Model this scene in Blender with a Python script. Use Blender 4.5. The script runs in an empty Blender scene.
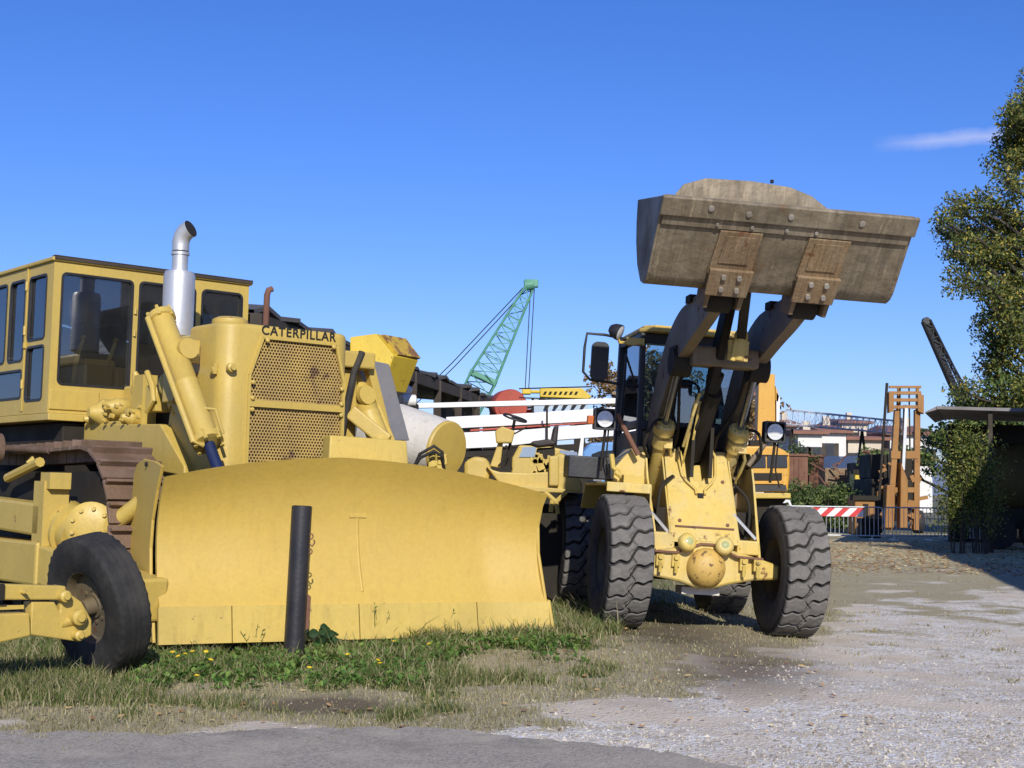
import bpy, bmesh, math, random
from mathutils import Vector, Matrix, noise, geometry
PI = math.pi
R = math.radians
random.seed(7)
scene = bpy.context.scene
COL = scene.collection
V = Vector

# ---------------------------------------------------------------- camera
F_PX, ROLL, EYE = 1400.0, 0.015, V((0, 0, 1.56))
PITCH = math.atan((488 - 384) / F_PX)
FW = V((0, math.cos(PITCH), math.sin(PITCH)))
_R0 = V((1, 0, 0)); _U0 = _R0.cross(FW)
CR = _R0 * math.cos(ROLL) + _U0 * math.sin(ROLL)
CU = _U0 * math.cos(ROLL) - _R0 * math.sin(ROLL)
cd = bpy.data.cameras.new('camera'); cam = bpy.data.objects.new('camera', cd); COL.objects.link(cam)
m = Matrix((CR, CU, -FW)).transposed().to_4x4(); m.translation = EYE
cam.matrix_world = m
cd.sensor_fit = 'HORIZONTAL'; cd.sensor_width = 36.0; cd.lens = F_PX / 1024 * 36.0
cd.clip_start = 0.1; cd.clip_end = 9000
scene.camera = cam

def ray(px, py): return FW + CR * ((px - 512) / F_PX) + CU * ((384 - py) / F_PX)
def at(px, py, Y):
    d = ray(px, py); return EYE + d * (Y / d.y)
def on_ground(px, py, z=0.0):
    d = ray(px, py); return EYE + d * ((z - EYE.z) / d.z)
def to_px(p):
    d = V(p) - EYE; z = d.dot(FW)
    return 512 + F_PX * d.dot(CR) / z, 384 - F_PX * d.dot(CU) / z
def frame_rot(yaw, roll=0.0): return (Matrix.Rotation(yaw, 3, 'Z') @ Matrix.Rotation(roll, 3, 'Y'))
class Frame:                      # surveying helper: where a sight line meets a plane of a machine's own axes
    def __init__(s, o, yaw, roll=0.0):
        s.o = V(o); s.R = frame_rot(yaw, roll)
    def pl(s, px, py, ax, val):
        o = s.R.transposed() @ (EYE - s.o); d = s.R.transposed() @ ray(px, py)
        return o + d * ((val - o[ax]) / d[ax])
    def x(s, px, py, v): return s.pl(px, py, 0, v)
    def y(s, px, py, v): return s.pl(px, py, 1, v)
    def z(s, px, py, v): return s.pl(px, py, 2, v)

# ---------------------------------------------------------------- mesh builder
SPLIT = {'pin_boss', 'side_wall', 'door_hinge', 'bolt', 'clamp_bolt', 'frame_bolt', 'lip_bolt', 'bracket_bolt', 'latch', 'brace_rod', 'wheel', 'tyre', 'chain_hook', 'shutter', 'frame_foot', 'hydraulic_pipe', 'cylinder_bracket', 'end_bit', 'blade_rib', 'roller_drum', 'slot', 'cable', 'side_panel'}
class MB:
    def __init__(s): s.v = []; s.f = []
    def add(s, vs, fs):
        b = len(s.v); s.v += [V(p) for p in vs]; s.f += [tuple(i + b for i in f) for f in fs]; return s
    def box(s, c, d, rot=None):
        c = V(c); hx, hy, hz = d[0] / 2, d[1] / 2, d[2] / 2
        vs = [V((x, y, z)) for x in (-hx, hx) for y in (-hy, hy) for z in (-hz, hz)]
        if rot is not None: vs = [rot @ p for p in vs]
        return s.add([c + p for p in vs], [(0, 1, 3, 2), (4, 6, 7, 5), (0, 4, 5, 1), (2, 3, 7, 6), (0, 2, 6, 4), (1, 5, 7, 3)])
    def bx(s, x0, x1, y0, y1, z0, z1): return s.box(((x0 + x1) / 2, (y0 + y1) / 2, (z0 + z1) / 2), (abs(x1 - x0), abs(y1 - y0), abs(z1 - z0)))
    def bar(s, p0, p1, w, h, up=(0, 0, 1)):
        p0, p1 = V(p0), V(p1); d = p1 - p0; L = d.length; z = d.normalized(); u = V(up)
        x = u.cross(z)
        if x.length < 1e-4: x = V((1, 0, 0)).cross(z)
        x.normalize(); y = z.cross(x)
        return s.box((p0 + p1) / 2, (w, h, L), Matrix((x, y, z)).transposed())
    def tube(s, pts, r, n=10, caps=True):
        pts = [V(p) for p in pts]; rs = r if isinstance(r, (list, tuple)) else [r] * len(pts)
        rings = []; ref = None
        for i, p in enumerate(pts):
            t = (pts[min(i + 1, len(pts) - 1)] - pts[max(i - 1, 0)]).normalized()
            if ref is None:
                ref = t.orthogonal().normalized()
            ref = (ref - t * ref.dot(t))
            if ref.length < 1e-5: ref = t.orthogonal()
            ref.normalize(); b = t.cross(ref)
            rings.append([p + (ref * math.cos(a) + b * math.sin(a)) * rs[i] for a in [2 * PI * k / n for k in range(n)]])
        vs = [p for ring in rings for p in ring]; fs = []
        for i in range(len(pts) - 1):
            for k in range(n):
                a, b2 = i * n + k, i * n + (k + 1) % n
                fs.append((a, b2, b2 + n, a + n))
        if caps:
            fs.append(tuple(range(n - 1, -1, -1))); q = (len(pts) - 1) * n; fs.append(tuple(range(q, q + n)))
        return s.add(vs, fs)
    def lathe(s, prof, o, axis=(0, 0, 1), n=24, closed=False):
        o = V(o); a = V(axis).normalized(); u = a.orthogonal().normalized(); w = a.cross(u)
        vs = [o + a * t + (u * math.cos(2 * PI * k / n) + w * math.sin(2 * PI * k / n)) * r for r, t in prof for k in range(n)]
        fs = []
        for i in range(len(prof) - 1):
            for k in range(n):
                p, q = i * n + k, i * n + (k + 1) % n
                fs.append((p, q, q + n, p + n))
        if not closed:
            if prof[0][0] > 1e-4: fs.append(tuple(range(n - 1, -1, -1)))
            if prof[-1][0] > 1e-4: q = (len(prof) - 1) * n; fs.append(tuple(range(q, q + n)))
        return s.add(vs, fs)
    def prism(s, poly, ext):                     # planar 3-D polygon pushed along a vector
        poly = [V(p) for p in poly]; e = V(ext); n = len(poly)
        fs = [tuple(range(n)), tuple(range(2 * n - 1, n - 1, -1))]
        fs += [(i, i + n, (i + 1) % n + n, (i + 1) % n) for i in range(n)]
        return s.add(poly + [p + e for p in poly], fs)
    def plate(s, loops, to3, ext):               # first loop outer, others holes; loops in 2-D, to3 maps to 3-D
        l3 = [[V((a, b, 0)) for a, b in lp] for lp in loops]
        tris = geometry.tessellate_polygon(l3)
        flat = [p for lp in loops for p in lp]; n = len(flat); e = V(ext)
        P = [V(to3(a, b)) for a, b in flat]
        fs = [tuple(t) for t in tris] + [tuple(i + n for i in reversed(t)) for t in tris]
        k = 0
        for lp in loops:
            c = len(lp)
            for i in range(c):
                a, b = k + i, k + (i + 1) % c
                fs.append((a, b, b + n, a + n))
            k += c
        return s.add(P + [p + e for p in P], fs)
    def sheet(s, rows):                          # rows of equal length -> quad sheet
        n = len(rows[0]); vs = [p for r_ in rows for p in r_]
        fs = [(i * n + k, i * n + k + 1, (i + 1) * n + k + 1, (i + 1) * n + k) for i in range(len(rows) - 1) for k in range(n - 1)]
        return s.add(vs, fs)
    def merge(s, o): return s.add(o.v, o.f)
    def pieces(s):
        par = list(range(len(s.v)))
        def fd(i):
            while par[i] != i: par[i] = par[par[i]]; i = par[i]
            return i
        for f in s.f:
            for i in f[1:]:
                a, b = fd(f[0]), fd(i)
                if a != b: par[b] = a
        out = {}
        for f in s.f: out.setdefault(fd(f[0]), []).append(f)
        for fs in out.values():
            ids = sorted({i for f in fs for i in f}); mp = {i: k for k, i in enumerate(ids)}
            q = MB(); q.v = [s.v[i] for i in ids]; q.f = [tuple(mp[i] for i in f) for f in fs]; yield q
    def build(s, name, mat, parent=None, smooth=None, bevel=0.0, fix=True, seg=2):
        if name in SPLIT and parent is not None:
            last = None
            for q in list(s.pieces()): last = q.build1(name, mat, parent, smooth, bevel, fix, seg)
            return last
        return s.build1(name, mat, parent, smooth, bevel, fix, seg)
    def build1(s, name, mat, parent=None, smooth=None, bevel=0.0, fix=True, seg=2):
        me = bpy.data.meshes.new(name); me.from_pydata([tuple(p) for p in s.v], [], s.f); me.update()
        if fix:
            bm = bmesh.new(); bm.from_mesh(me); bmesh.ops.recalc_face_normals(bm, faces=bm.faces); bm.to_mesh(me); bm.free()
        if smooth is not None:
            me.polygons.foreach_set('use_smooth', [True] * len(me.polygons)); me.set_sharp_from_angle(angle=R(smooth))
        me.materials.append(mat)
        o = bpy.data.objects.new(name, me); COL.objects.link(o)
        if parent is not None: o.parent = parent
        if bevel:
            bv = o.modifiers.new('bevel', 'BEVEL'); bv.width = bevel; bv.segments = seg; bv.limit_method = 'ANGLE'; bv.angle_limit = R(35)
        return o

def rrect(x0, x1, z0, z1, r, n=5):
    out = []
    for cx, cz, a0 in ((x1 - r, z1 - r, 0), (x0 + r, z1 - r, 90), (x0 + r, z0 + r, 180), (x1 - r, z0 + r, 270)):
        for k in range(n + 1):
            a = R(a0 + 90 * k / n); out.append((cx + r * math.cos(a), cz + r * math.sin(a)))
    return out
def tag(o, label=None, cat=None, group=None, kind=None):
    if label: o['label'] = label
    if cat: o['category'] = cat
    if group: o['group'] = group
    if kind: o['kind'] = kind
    return o
def empty(name, loc=(0, 0, 0), rot=None, parent=None):
    o = bpy.data.objects.new(name, None); COL.objects.link(o)
    o.location = loc
    if rot is not None: o.rotation_euler = rot.to_euler()
    o.empty_display_size = .2
    if parent is not None: o.parent = parent
    return o
def thing(name, label, cat, loc=(0, 0, 0), rot=None, group=None):
    return tag(empty(name, loc, rot), label, cat, group)
def copy_tree(o, parent=None):
    c = o.copy(); COL.objects.link(c); c.parent = parent
    for ch in o.children: copy_tree(ch, c)
    return c

# ---------------------------------------------------------------- materials
def nodes(name):
    mt = bpy.data.materials.new(name); mt.use_nodes = True
    nt = mt.node_tree; return mt, nt, nt.nodes['Principled BSDF'], nt.nodes['Material Output']
def N(nt, t, **k):
    n = nt.nodes.new(t)
    for a, b in k.items():
        if a.startswith('in_'): n.inputs[int(a[3:]) if a[3:].isdigit() else a[3:].replace('_', ' ')].default_value = b
        else: setattr(n, a, b)
    return n
def mixc(nt, fac, a, b, blend='MIX'):
    n = nt.nodes.new('ShaderNodeMix'); n.data_type = 'RGBA'; n.blend_type = blend
    for i, v in ((0, fac), (6, a), (7, b)):
        if isinstance(v, bpy.types.NodeSocket): nt.links.new(v, n.inputs[i])
        elif i == 0: n.inputs[0].default_value = v
        else: n.inputs[i].default_value = (*v, 1)
    return n.outputs[2]
def ramp(nt, src, p0, p1, v0=0.0, v1=1.0):
    n = nt.nodes.new('ShaderNodeMapRange'); n.inputs[1].default_value = p0; n.inputs[2].default_value = p1
    n.inputs[3].default_value = v0; n.inputs[4].default_value = v1; nt.links.new(src, n.inputs[0]); return n.outputs[0]
def noise_n(nt, co, scale, detail=4, rough=.55):
    n = N(nt, 'ShaderNodeTexNoise'); n.inputs['Scale'].default_value = scale; n.inputs['Detail'].default_value = detail
    n.inputs['Roughness'].default_value = rough; nt.links.new(co, n.inputs['Vector']); return n.outputs[0]
def pmat(name, c1, c2=None, rough=.5, metal=0.0, scale=1.5, rust=0.0, rcol=(.13, .05, .02), rscale=5, bump=.12, bscale=30, streak=0.0, dust=0.0, spec=.5, dcol=(.33, .28, .2), sscale=(9, 9, .8)):
    mt, nt, P, O = nodes(name); L = nt.links.new
    tc = N(nt, 'ShaderNodeTexCoord').outputs['Object']
    n1 = noise_n(nt, tc, scale, 6)
    c2 = c2 or tuple(x * .78 for x in c1)
    col = mixc(nt, ramp(nt, n1, .35, .68), c1, c2)
    fine = noise_n(nt, tc, 22, 5, .7)
    col = mixc(nt, ramp(nt, fine, .3, .75, 0, .3), col, tuple(x * .6 for x in c1))
    if streak:
        mp = N(nt, 'ShaderNodeMapping'); mp.inputs['Scale'].default_value = sscale; L(tc, mp.inputs[0])
        st = noise_n(nt, mp.outputs[0], 1.6, 5, .65)
        col = mixc(nt, ramp(nt, st, .52, .74, 0, streak), col, tuple(x * .35 for x in c1))
    if dust:
        dn = noise_n(nt, tc, 3.2, 7, .65)
        col = mixc(nt, ramp(nt, dn, .42, .72, 0, dust), col, dcol)
    if streak > .7:
        s2 = noise_n(nt, mp.outputs[0], 2.6, 6, .7); col = mixc(nt, ramp(nt, s2, .47, .62, 0, .55), col, tuple(x * .42 for x in c1))
        s3 = noise_n(nt, mp.outputs[0], 4.1, 5, .7); col = mixc(nt, ramp(nt, s3, .58, .72, 0, .5), col, tuple(min(.6, x * 2.1) for x in c1))
    rr = ramp(nt, n1, .3, .7, rough * .85, min(1, rough * 1.2))
    if rust:
        rn = noise_n(nt, tc, rscale, 9, .68)
        rm = ramp(nt, rn, .68 - rust * .25, .72 - rust * .2)
        col = mixc(nt, rm, col, rcol)
        mx = N(nt, 'ShaderNodeMath', operation='MAXIMUM'); L(rr, mx.inputs[0]); L(ramp(nt, rm, 0, 1, 0, .85), mx.inputs[1]); rr = mx.outputs[0]
    L(col, P.inputs['Base Color']); L(rr, P.inputs['Roughness']); P.inputs['Metallic'].default_value = metal
    P.inputs['Specular IOR Level'].default_value = spec
    if bump:
        b = N(nt, 'ShaderNodeBump'); b.inputs['Strength'].default_value = bump; b.inputs['Distance'].default_value = .02
        L(noise_n(nt, tc, bscale, 4), b.inputs['Height']); L(b.outputs[0], P.inputs['Normal'])
    return mt
def glass_mat(name, tint, refl=.12, rough=.02, body=.25):
    mt, nt, P, O = nodes(name); L = nt.links.new; nt.nodes.remove(P)
    tr = N(nt, 'ShaderNodeBsdfTransparent'); tr.inputs[0].default_value = (*tint, 1)
    gl = N(nt, 'ShaderNodeBsdfGlossy'); gl.inputs['Roughness'].default_value = rough; gl.inputs[0].default_value = (.95, .97, 1, 1)
    df = N(nt, 'ShaderNodeBsdfDiffuse'); df.inputs[0].default_value = (.28, .29, .28, 1)
    tc = N(nt, 'ShaderNodeTexCoord').outputs['Object']
    m0 = N(nt, 'ShaderNodeMixShader'); L(ramp(nt, noise_n(nt, tc, 2.2, 5), .35, .75, body * .15, body * .6), m0.inputs[0]); L(tr.outputs[0], m0.inputs[1]); L(df.outputs[0], m0.inputs[2])
    fr = N(nt, 'ShaderNodeFresnel'); fr.inputs[0].default_value = 1.5
    ad = N(nt, 'ShaderNodeMath', operation='ADD'); L(fr.outputs[0], ad.inputs[0]); ad.inputs[1].default_value = refl - .04
    m1 = N(nt, 'ShaderNodeMixShader'); L(ad.outputs[0], m1.inputs[0]); L(m0.outputs[0], m1.inputs[1]); L(gl.outputs[0], m1.inputs[2])
    L(m1.outputs[0], O.inputs[0]); return mt
def leaf_mat(name, cols, trans=.3):
    mt, nt, P, O = nodes(name); L = nt.links.new; nt.nodes.remove(P)
    g = N(nt, 'ShaderNodeNewGeometry')
    cr = N(nt, 'ShaderNodeValToRGB'); e = cr.color_ramp.elements
    while len(e) < len(cols): e.new(.5)
    for i, (p, c) in enumerate(cols): e[i].position = p; e[i].color = (*c, 1)
    L(g.outputs['Random Per Island'], cr.inputs[0])
    tc = N(nt, 'ShaderNodeTexCoord').outputs['Object']
    col = mixc(nt, ramp(nt, noise_n(nt, tc, .9, 3), .35, .65, .75, 1.0), (0, 0, 0), cr.outputs[0])
    d = N(nt, 'ShaderNodeBsdfPrincipled'); L(col, d.inputs['Base Color']); d.inputs['Roughness'].default_value = .55; d.inputs['Specular IOR Level'].default_value = .3
    t = N(nt, 'ShaderNodeBsdfTranslucent'); L(col, t.inputs[0])
    mx = N(nt, 'ShaderNodeMixShader'); mx.inputs[0].default_value = trans; L(d.outputs[0], mx.inputs[1]); L(t.outputs[0], mx.inputs[2]); L(mx.outputs[0], O.inputs[0])
    return mt

M = {}
M['dozer'] = pmat('dozer_yellow_paint', (0.54, 0.383, 0.0825), (0.472, 0.332, 0.0728), rough=.48, rust=.06, dust=.25, streak=.16, dcol=(0.374, 0.3, 0.116))
M['blade'] = pmat('blade_yellow_paint', (0.534, 0.365, 0.069), (0.48, 0.325, 0.0644), rough=.55, scale=.7, rust=.02, dust=.12, streak=.14, dcol=(0.458, 0.325, 0.115))
M['edge'] = pmat('worn_yellow_edge', (0.557, 0.395, 0.0766), (0.455, 0.33, 0.0816), rough=.6, rust=.2, rscale=7, rcol=(0.202, 0.132, 0.051), streak=.3)
M['loader'] = pmat('loader_yellow_paint', (0.644, 0.462, 0.117), (0.536, 0.379, 0.0893), rough=.5, rust=.30, dust=.45, streak=.35, dcol=(0.508, 0.452, 0.268))
M['loaderd'] = pmat('loader_arms_dirt_and_shade', (.22, .16, .085), (.13, .10, .065), rough=.65, rust=.35, dust=.4, streak=.4, dcol=(.2, .17, .13))  # loader yellow darkened for the bucket's shade, with dirt over it
M['bucket'] = pmat('worn_bucket_steel', (.26, .205, .13), (.145, .112, .07), rough=.65, metal=.2, scale=2.2, rust=.30, rcol=(.17, .10, .045), rscale=2.5, streak=.9, sscale=(4.5, .5, .5), dust=.5, dcol=(.37, .32, .23), bump=.6, bscale=11)
M['bucketr'] = pmat('rusty_wear_plate', (.26, .17, .085), (.17, .11, .055), rough=.75, metal=.1, rust=.3, streak=.8, sscale=(14, 1, 1), dust=.45, dcol=(.3, .25, .17), bump=.4)
M['rust'] = pmat('rust', (.20, .095, .055), (.13, .06, .04), rough=.85, rust=.3, rcol=(.08, .04, .03), bump=.4)
M['track'] = pmat('rusty_track_steel', (.155, .095, .055), (.095, .060, .038), rough=.75, metal=.2, dust=.55, dcol=(.30, .2, .16), bump=.3)
M['dark'] = pmat('grimy_metal_and_shade', (.020, .0165, .012), (.030, .025, .017), rough=.75, dust=.3, dcol=(.05, .042, .03), spec=.25)  # dirty metal, kept near-black to stand in for shade under machines too
M['black'] = pmat('black_paint', (.014, .014, .016), (.022, .021, .02), rough=.45, dust=.25, dcol=(.05, .047, .04))
M['rubber'] = pmat('dusty_rubber', (0.0719, 0.0704, 0.0675), (0.108, 0.103, 0.0964), rough=.9, dust=.8, dcol=(0.23, 0.213, 0.187), bump=.25, spec=.3)
M['rubber2'] = pmat('worn_black_rubber', (.022, .0215, .021), (.034, .032, .030), rough=.75, dust=.5, dcol=(.085, .076, .062), bump=.25, spec=.2)
M['muffler'] = pmat('bright_muffler_steel', (.62, .62, .61), (.5, .5, .5), rough=.42, metal=.55, scale=3, bump=.08, rust=.05)
M['chrome'] = pmat('cylinder_rod', (.35, .36, .38), rough=.25, metal=.9, bump=0)
M['blue_rod'] = pmat('blue_rod_boot', (0.0072, 0.018, 0.072), rough=.5)
M['soot_shade_black'] = pmat('soot_shade_black', (.012, .011, .01), rough=.9)  # near-black for the sooty pipe and for shade painted into openings
M['whitepaint'] = pmat('white_boom_paint', (.78, .77, .73), (.72, .70, .66), rough=.5, rust=.12, streak=.25)
M['blue'] = pmat('faded_blue_paint', (.13, .30, .60), (.11, .26, .52), rough=.45, rust=.12, streak=.2)
M['red'] = pmat('faded_red_paint', (.42, .07, .035), (.33, .05, .03), rough=.6, rust=.3)
M['orange'] = pmat('rusty_ochre_paint', (0.327, 0.154, 0.0275), (0.27, 0.114, 0.0207), rough=.55, rust=.3, streak=.3)
M['lamp'] = pmat('lamp_glass', (.78, .79, .76), rough=.15, bump=.05)
M['lampg'] = pmat('lamp_glass_greenish', (.42, .44, .2), (.3, .3, .12), rough=.2, bump=.05)
M['orangelens'] = pmat('orange_lens', (.5, .12, .02), rough=.25)
M['galv'] = pmat('galvanised_steel', (0.598, 0.611, 0.611), (0.468, 0.481, 0.494), rough=.5, metal=.5, bump=.05)
M['truck'] = pmat('truck_yellow_orange_paint', (.62, .33, .035), (.52, .27, .03), rough=.45, rust=.2, streak=.2)
M['yellow2'] = pmat('bright_yellow_paint', (.66, .47, .03), (.56, .38, .03), rough=.5, rust=.22, streak=.3)
M['green'] = pmat('green_crane_paint', (.10, .30, .20), (.07, .22, .15), rough=.55, rust=.1)
M['wood'] = pmat('weathered_wood', (.06, .045, .032), (.035, .028, .02), rough=.85, streak=.4)
M['greywood'] = pmat('grey_sheet_roof', (.10, .095, .09), (.07, .06, .055), rough=.7, streak=.4, rust=.25)
M['grey'] = pmat('grey_panel', (.20, .20, .22), (.16, .16, .17), rough=.4, dust=.3)
M['tank'] = pmat('dirty_white_drum', (.66, .63, .57), (.54, .50, .43), rough=.7, rust=.25, rcol=(.4, .34, .26), streak=.3, dust=.4, dcol=(.5, .45, .36), bump=.4, bscale=12)
M['seat'] = pmat('cracked_seat_vinyl', (.03, .022, .02), rough=.6)
M['letter'] = pmat('black_lettering', (.02, .018, .014), rough=.5, bump=0)
M['post'] = pmat('black_painted_steel_post', (.018, .018, .022), (.03, .028, .028), rough=.42, dust=.2, rust=.12, dcol=(.07, .065, .06))
M['glass'] = glass_mat('dark_cab_glass', (.80, .80, .78), refl=.11, body=.12)
M['glassl'] = glass_mat('clear_cab_glass', (.72, .82, .84), refl=.10, body=.2)
M['wallw'] = pmat('white_render', (.72, .71, .67), (.62, .60, .55), rough=.9, scale=.5, bump=0, streak=.15)
M['wallc'] = pmat('cream_render', (.60, .52, .40), (.5, .43, .33), rough=.9, scale=.5, bump=0)
M['walls'] = pmat('grey_render', (.30, .31, .34), (.26, .27, .3), rough=.9, scale=.5, bump=0)  # plain grey, the wall's own colour
M['tile'] = pmat('terracotta_tiles', (.27, .13, .085), (.19, .095, .07), rough=.9, scale=.8, bump=.5, bscale=3)
M['pane'] = pmat('window_pane', (.03, .035, .045), rough=.15, bump=0)
M['bark'] = pmat('bark', (.075, .06, .045), (.04, .033, .026), rough=.95, bump=.8, bscale=12)
M['fabric'] = pmat('dark_interior', (.03, .03, .03), rough=.8)
M['redw'] = None
M['bstone'] = pmat('concrete', (.33, .32, .30), rough=.9)

# ---------------------------------------------------------------- light and sky
AZ, EL = R(8.5), R(29)
sv = V((math.sin(AZ) * math.cos(EL), -math.cos(AZ) * math.cos(EL), math.sin(EL)))
sl = bpy.data.lights.new('sun', 'SUN'); sl.energy = 5.0; sl.angle = R(.53); sl.color = (1, .955, .87)
so = bpy.data.objects.new('sun', sl); COL.objects.link(so); so.rotation_euler = sv.to_track_quat('Z', 'Y').to_euler(); so.location = (0, -5, 30)
w = bpy.data.worlds.new('World'); scene.world = w; w.use_nodes = True
nt = w.node_tree; L = nt.links.new; bg = nt.nodes['Background']
sky = N(nt, 'ShaderNodeTexSky', sky_type='NISHITA'); sky.sun_disc = False; sky.sun_elevation = EL; sky.sun_rotation = PI - AZ
sky.altitude = 0; sky.air_density = 1.0; sky.dust_density = .3; sky.ozone_density = 3.5
hs = N(nt, 'ShaderNodeHueSaturation'); hs.inputs['Saturation'].default_value = 1.22; L(sky.outputs[0], hs.inputs['Color'])
# one thin wisp of cirrus to the right, laid out by sky direction
tcw = N(nt, 'ShaderNodeTexCoord').outputs['Generated']
sx = N(nt, 'ShaderNodeSeparateXYZ'); L(tcw, sx.inputs[0])
dA = ray(870, 145).normalized(); dB = ray(1015, 134).normalized()
def mth(op, a, b=None):
    n = N(nt, 'ShaderNodeMath', operation=op)
    for i, x in enumerate((a, b)):
        if x is None: continue
        if isinstance(x, (int, float)): n.inputs[i].default_value = x
        else: L(x, n.inputs[i])
    return n.outputs[0]
dx = (dB.x - dA.x); slope = (dB.z - dA.z) / dx
u = mth('DIVIDE', mth('SUBTRACT', sx.outputs[0], dA.x), dx)
nz = noise_n(nt, tcw, 60, 5, .6)
line = mth('ADD', mth('MULTIPLY', mth('SUBTRACT', sx.outputs[0], dA.x), slope), dA.z)
vv = mth('ADD', mth('SUBTRACT', sx.outputs[2], line), mth('MULTIPLY', mth('SUBTRACT', nz, .5), .006))
across = mth('SUBTRACT', 1.0, mth('DIVIDE', mth('ABSOLUTE', vv), .0065))
al = mth('MULTIPLY', ramp(nt, u, 0, .45), ramp(nt, u, 1.3, .95))
front = mth('GREATER_THAN', sx.outputs[1], 0.0)
cm = mth('MULTIPLY', mth('MULTIPLY', ramp(nt, across, 0, 1), al), mth('MULTIPLY', front, .30))
tint = mixc(nt, 1.0, hs.outputs[0], (.82, .88, 1.38), 'MULTIPLY')
cl = mixc(nt, cm, tint, (9.5, 9.0, 9.6))
L(cl, bg.inputs[0]); bg.inputs[1].default_value = .105
scene.view_settings.view_transform = 'Standard'; scene.view_settings.look = 'None'; scene.view_settings.exposure = 0
scene.cycles.max_bounces = 6; scene.cycles.transparent_max_bounces = 16
try:
    scene.cycles.use_denoising = True
except Exception: pass
# ================================================================ tyres
M['rimd'] = pmat('grimy_shaded_rim', (.16, .115, .05), (.07, .055, .035), rough=.7, rust=.3, dust=.3, dcol=(.2, .17, .12))  # grimy rim yellow, darkened to stand in for shade in the dish
def tyre_mb(Rr, w, rim, kind, nu=300, pitches=24):
    prof = []                                   # (x, r, tread)
    h = w / 2
    side = [(-.80, rim, 0), (-.93, rim + (Rr - rim) * .12, 0), (-1.02, rim + (Rr - rim) * .35, 0), (-1.05, rim + (Rr - rim) * .55, 0), (-1.02, rim + (Rr - rim) * .74, 0), (-.99, Rr * .925, .25), (-.97, Rr * .955, .7), (-.93, Rr * .982, 1)]
    nv = 44 if kind == 'lug' else 16
    tread = [(-.90 + 1.8 * i / nv, Rr * (1 - .012 * abs(-.90 + 1.8 * i / nv) ** 3), 1) for i in range(nv + 1)]
    prof = side + tread + [(-x, r, t) for x, r, t in reversed(side)]
    sm = lambda a, b, x: max(0, min(1, (x - a) / (b - a)))
    mb = MB(); rows = []
    for i in range(nu):
        u = i / nu; row = []
        for s_, r, t in prof:
            dep = 0
            if t > 0:
                if kind == 'lug':
                    k = max(-1, min(1, s_ / .42)); off = .47 * (k + .18 * math.sin(PI * k)) 
                    off += .10 * math.sin(s_ * 9)
                    ph = (u * pitches + off) % 1; d = abs(ph - .5)
                    g = 1 - sm(.078, .108, d)
                    c_ = s_ - .13 * math.sin(2 * PI * (u * pitches + .3)); g = max(g, .45 * (1 - sm(.035, .06, abs(c_))))
                    ph2 = (u * pitches + off + .5) % 1
                    dep = g * .044 * t
                    dep += .004 * t * noise.noise(V((u * 90, s_ * 4, 3)))
                else:
                    rib = min(abs(abs(s_) - .33), abs(s_)) 
                    dep = .004 * (1 - sm(.02, .05, rib)) * (1 if abs(s_) < .8 else 0)
                    if abs(s_) > .86: dep = .012 * t * (1 - sm(.22, .34, abs((u * 40) % 1 - .5)))
            a = 2 * PI * u
            rr_ = r - dep
            row.append(V((s_ * h, rr_ * math.cos(a), rr_ * math.sin(a))))
        rows.append(row)
    rows.append(rows[0]); mb.sheet(rows)
    return mb
def rim_mb(rim, w, hubr, bolts=10, out=-1):
    mb = MB(); h = w / 2 * .86
    o = out
    prof = [(rim + .03, h), (rim, h * .9), (rim * .93, h * .55), (rim * .93, -h * .55), (rim, -h * .9), (rim + .03, -h)]
    mb.lathe(prof, (0, 0, 0), (1, 0, 0), 40, closed=True)
    mb.lathe([(.001, o * h * .15 + o * .03), (hubr, o * h * .15 + o * .03), (hubr * 1.1, o * h * .1), (rim * .6, o * h * .05), (rim * .94, o * h * .28)], (0, 0, 0), (1, 0, 0), 40)
    mb.lathe([(.001, o * (h * .15 + .12)), (hubr * .62, o * (h * .15 + .12)), (hubr * .7, o * (h * .15 + .09)), (hubr * .75, o * h * .1)], (0, 0, 0), (1, 0, 0), 24)
    for k in range(bolts):
        a = 2 * PI * k / bolts
        mb.tube([(o * h * .05, hubr * 1.35 * math.cos(a), hubr * 1.35 * math.sin(a)), (o * (h * .05 + .04), hubr * 1.35 * math.cos(a), hubr * 1.35 * math.sin(a))], .018, 6)
    return mb

# ================================================================ bulldozer
DZo, DZyaw, DZroll = V((-2.18, 13.49, .12)), .70, .01
DZ = Frame(DZo, DZyaw, DZroll)
dz = thing('bulldozer', 'large yellow tracked bulldozer with cab, upright silver exhaust and wide curved blade', 'bulldozer', (-2.376, 14.704, -.01), DZ.R)
dz.scale = (1.09, 1.09, 1.09)
# --- radiator guard: rounded nose with chamfered grille opening
gout = [(-.30, 2.84), (.53, 2.84), (.63, 2.47), (.63, 1.5), (-.43, 1.5), (-.43, 2.47)]
def chain(l, step=None): return l
bmr = bmesh.new(); bmesh.ops.create_cube(bmr, size=1.0)
for v in bmr.verts: v.co = V((v.co.x * 1.44, .33 + v.co.y * .66, 2.15 + v.co.z * 1.62))
ve = [e for e in bmr.edges if abs(e.verts[0].co.z - e.verts[1].co.z) > .5 and e.verts[0].co.y < .1]
bmesh.ops.bevel(bmr, geom=ve, offset=.17, segments=7, affect='EDGES', profile=.5)
te = [e for e in bmr.edges if e.verts[0].co.z > 2.9 and e.verts[1].co.z > 2.9]
bmesh.ops.bevel(bmr, geom=te, offset=.05, segments=4, affect='EDGES', profile=.5)
me = bpy.data.meshes.new('radiator_guard'); bmr.to_mesh(me); bmr.free()
body = bpy.data.objects.new('tmp_body', me); COL.objects.link(body)
cut = MB().prism([(a, -.1, b) for a, b in gout], (0, .32, 0)).build('tmp_cut', M['dozer'])
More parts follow.
